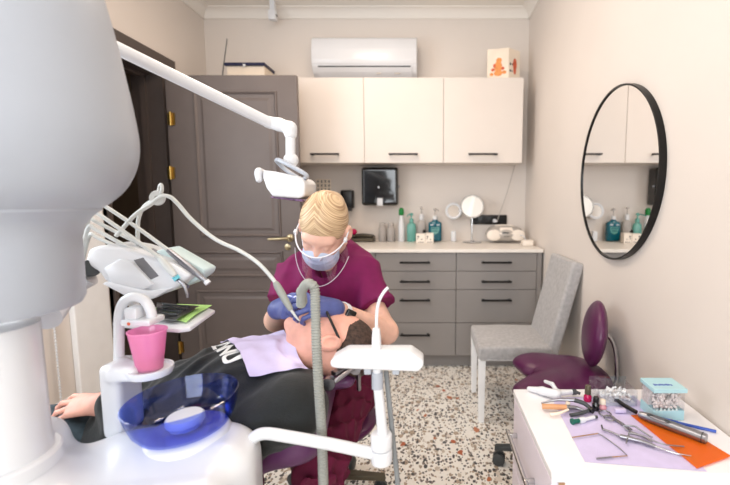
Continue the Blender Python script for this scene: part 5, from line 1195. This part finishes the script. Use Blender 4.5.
body += [('cap', V(-.32, 1.60, .46), kn, .075, .052, .05), ('cap', kn, an, .048, .034, .03), ('cap', V(-.48, 1.62, .46), kf, .075, .052, .05), ('cap', kf, af, .048, .034, .03)]
lh = dict(w=wrl, d=P(303, 302.5, 1.20) - wrl, n=(.10, -.70, .70), side=1, curls=[C3(.75, .9, .5), C3(.85, .95, .6), C3(.95, 1.0, .6), C3(1.0, 1.0, .6)], sc=.98, thumb=(.5, .5, .3))
rh = dict(w=wrr, d=P(289, 305, 1.255) - wrr, n=(-.80, -.40, .35), side=-1, curls=[C3(.55, .55, .3), C3(.75, .7, .4), C3(1.0, .9, .5), C3(1.1, 1.0, .5)], sc=.98, thumb=(.6, .4, .3))
body += hand_prims(r=.86, **lh) + hand_prims(r=.86, **rh)
add('body', sculpt(body, .005, .03, iters=1), 'skin', DT, angle=0)
add('glove', sculpt(hand_prims(r=1.04, **lh) + [('cap', wrl, wrl.lerp(ell_, .01), .0305, .0325, .012)], .003, .015), 'glove', DT, label='blue nitrile glove')
add('glove', sculpt(hand_prims(r=1.04, **rh) + [('cap', wrr, wrr.lerp(elr, .06), .0315, .033, .012)], .003, .015), 'glove', DT, label='blue nitrile glove')
top = [('ell', V(-.385, 1.68, .885), (.168, .125, .23), None, .03), ('ell', V(-.385, 1.625, .94), (.15, .10, .10), None, .07), ('ell', V(-.39, 1.665, .62), (.18, .135, .20), None, .10), ('cap', shl + V(-.01, .01, -.005), shr + V(.01, .01, -.005), .068, .068, .06), ('cap', neckb + V(0, .02, -.05), neckb + V(0, .005, -.012), .08, .078, .04),
       ('cc', shl, shl.lerp(ell_, .62), .072, .070, .03), ('cc', shr, shr.lerp(elr, .66), .072, .070, .03), ('-cap', neckb + V(0, -.03, .03), neckb + V(0, -.10, -.06), .066, .03, .015), ('-cap', neckb + V(0, .0, .0), neckb + V(.0, -.02, .08), .061, .075, .012)]
add('scrub_top', sculpt(top, .006, .03, ridges(.017, [(22, 14, -30, 0), (-30, 20, 24, 1.2), (36, -14, 8, 2.2)]), 2), 'scrub', DT, label='magenta scrub top')
add('trousers', sculpt([('ell', V(-.40, 1.635, .475), (.185, .155, .115), None, .03), ('cap', V(-.32, 1.60, .475), kn, .100, .078, .06), ('cc', kn, an + V(0, 0, .02), .074, .066, .04), ('cap', V(-.48, 1.63, .475), kf, .098, .078, .06), ('cc', kf, af + V(0, 0, .02), .074, .066, .04)], .007, .03, ridges(.020, [(36, 34, -20, 0), (-28, 40, 26, 1.2)]), 2), 'pants', DT, label='maroon trousers')
for a in (an, af):
    add('shoe', sculpt([('cap', a + V(0, .03, -.045), a + V(0, -.11, -.055), .038, .034, .02), ('cap', a + V(0, .03, -.04), a + V(0, .0, .0), .038, .036, .02), ('-pl', a + V(0, 0, -.088), V(0, 0, 1), .001)], .005, .03), 'white', DT)
# hair pulled back with a centre parting
def strand(X, Y, Z):
    a = (X - dc.x) * DR.col[0].x + (Y - dc.y) * DR.col[0].y + (Z - dc.z) * DR.col[0].z
    b_ = (X - dc.x) * DR.col[1].x + (Y - dc.y) * DR.col[1].y + (Z - dc.z) * DR.col[1].z
    c = (X - dc.x) * DR.col[2].x + (Y - dc.y) * DR.col[2].y + (Z - dc.z) * DR.col[2].z
    return .0005 * np.sin(620 * (c + .35 * np.abs(a)) + 4 * np.sin(30 * a)) * 0 + .004 * np.exp(-(a - .004) ** 2 / .00002) * (c > -.06) * (c < .04)
add('hair', sculpt([('ell', DL(0, .036, -.022), (.083, .104, .102), DR, .01), ('ell', DL(0, .02, -.115), (.045, .045, .04), DR, .03), ('-ell', DL(0, -.035, .088), (.074, .088, .055), DR, .012), ('-ell', DL(0, -.115, .02), (.12, .075, .12), DR, .02), ('-ell', DL(.092, -.016, .002), (.022, .036, .030), DR, .01), ('-ell', DL(-.092, -.016, .002), (.022, .036, .030), DR, .01)], .0035, .02, strand), 'blonde', DT, label='blonde hair pulled back')
mk_ = add('face_mask', sculpt([('ell', DL(0, -.060, .062), (.066, .052, .056), DR, .01), ('ell', DL(0, -.036, .100), (.026, .022, .018), DR, .03), ('ell', DL(0, -.092, .062), (.045, .034, .042), DR, .03), ('-ell', DL(0, .058, .11), (.12, .052, .09), DR, .012), ('-ell', DL(0, -.06, -.06), (.12, .2, .085), DR, .012)], .0035, .02, lambda X, Y, Z: .0012 * np.sin(330 * (X * DR.col[1].x + Y * DR.col[1].y + Z * DR.col[1].z))), 'mask', DT, label='pale blue surgical mask')
add('ear_loop', merge(*[tube([DL(.062 * q, -.035, .06), DL(.078 * q, -.02, .02), DL(.086 * q, .012, -.02)], .0018, 6, 5) for q in (1,)]), 'tape', DT); add('ear_loop', tube([DL(-.062, -.035, .06), DL(-.078, -.02, .02), DL(-.086, .012, -.02)], .0018, 6, 5), 'tape', DT)
# face shield
def shf(u, v):
    a = (u - .5) * 2 * 1.25; rr_ = .100 + .012 * v
    bot = .155 * (1 - .55 * abs(u - .5) ** 1.6 * 3.0 * .9)
    return DL(math.sin(a) * rr_ * .93, .014 - max(.03, bot) * v, -.005 + math.cos(a) * (rr_ + .036) + .01 * v)
sh = add('face_shield', grid_sheet(shf, 36, 16, .0007), 'shield', DT, label='clear face shield')
fr = [shf(i / 24, 0.0) for i in range(25)]
add('shield_frame', tube(fr, .0024, 8, 2), 'tape', sh, label='white brow frame')
add('shield_edge', tube([shf(i / 24, 1.0) for i in range(25)] , .0013, 6, 2), 'tape', sh)
for q in (0, 1):
    e = shf(q, 0); s_ = 1 if q else -1
    add('shield_arm', tube([e, DL(.089 * s_, .012, .0), DL(.086 * s_, .010, -.025)], .0026, 8, 4), 'tape', sh); add('arm_hinge', cbox(e, (.012, .016, .016), DR, .003), 'white', sh)
for q in (.36, .64): add('nose_pad', tube([shf(q, .0), DL((q - .5) * .14, -.014, .118), DL((q - .5) * .10, -.026, .112)], .0028, 6, 4), 'tape', sh)
# fine necklace and watch
add('necklace', tube([neckb + V(-.05, -.02, .0), neckb + V(-.03, -.075, -.05), neckb + V(-.005, -.105, -.10), P(317, 288, 1.53)], .0012, 6, 6), 'goldchain', DT, label='thin gold necklace')
wc = wrl.lerp(ell_, .155); wdir = nz(ell_ - wrl); wn = nz(V(0, -.93, .36)); wn = (wn - wdir * wn.dot(wdir)).normalized()
wt = add('wrist_watch', sculpt([('box', wc + wn * .037, (.021, .019, .006), Matrix((wdir, wdir.cross(wn) * -1, wn)).transposed(), .005, .001)], .0015, .008), 'black_gloss', DT, label='black square smart watch')
add('watch_strap', lathe([(.0315, -.009), (.0345, -.009), (.0345, .009), (.0315, .009)], wc, 32, along(wdir), closed=True), 'tape', wt, label='pale watch strap')
# ================================================================== CAMERA, LIGHT
cam = bpy.data.cameras.new('camera'); co = bpy.data.objects.new('camera', cam); COL.objects.link(co)
co.location = (0, 0, ZC); co.rotation_euler = (PI / 2 - PITCH, 0, 0)
cam.sensor_fit = 'HORIZONTAL'; cam.sensor_width = 36; cam.lens = 36 * F / 730; cam.shift_x = (365 - CX) / 730; cam.clip_start = .02
cam.dof.use_dof = True; cam.dof.focus_distance = 1.38; cam.dof.aperture_fstop = 2.2
SC.camera = co
def area(name, loc, rot, sx, sy, power, col):
    l = bpy.data.lights.new(name, 'AREA'); l.shape = 'RECTANGLE'; l.size = sx; l.size_y = sy; l.energy = power; l.color = col
    o = bpy.data.objects.new(name, l); COL.objects.link(o); o.location = loc; o.rotation_euler = rot; return o
# daylight at the two windows
area('window_daylight', (XL - .02, (WA0 + WA1) / 2, (WZ0 + WZ1) / 2), (0, -PI / 2, 0), WZ1 - WZ0 - .1, WA1 - WA0 - .1, 25, (.90, .95, 1))
area('window_daylight', (-.4, YN + .03, 1.6), (PI / 2, 0, 0), 1.7, 1.5, 50, (.93, .97, 1))
# warm ceiling lamps
for x, y, e, c_ in ((-.5, 2.2, 17, (1, .79, .62)), (-.5, .6, 8, (1, .90, .80))):
    area('ceiling_lamp_light', (x, y, ZT - .05), (0, 0, 0), .6, .6, e, c_)
# the operating lamp's beam
sp_l = bpy.data.lights.new('operating_beam', 'SPOT'); sp_l.energy = 30; sp_l.spot_size = R(15); sp_l.spot_blend = .5; sp_l.color = (1, .97, .93); sp_l.shadow_soft_size = .04
so = bpy.data.objects.new('operating_beam', sp_l); COL.objects.link(so)
lp = P(281, 183, 1.50) + V(0, 0, -.05); so.location = lp
so.rotation_euler = (P(304, 318, 1.25) - lp).to_track_quat('-Z', 'Y').to_euler()
w = bpy.data.worlds.new('sky'); SC.world = w; w.use_nodes = True
bg = w.node_tree.nodes['Background']; bg.inputs[0].default_value = (.85, .93, 1, 1); bg.inputs[1].default_value = 1.2
SC.view_settings.view_transform = 'Standard'; SC.view_settings.look = 'None'; SC.view_settings.gamma = 1; SC.view_settings.use_curve_mapping = False
SC.view_settings.exposure = 0.16
SC.cycles.use_denoising = True
SC.cycles.max_bounces = 12; SC.cycles.transparent_max_bounces = 16; SC.cycles.sample_clamp_indirect = 8
SC.cycles.caustics_reflective = False; SC.cycles.caustics_refractive = False
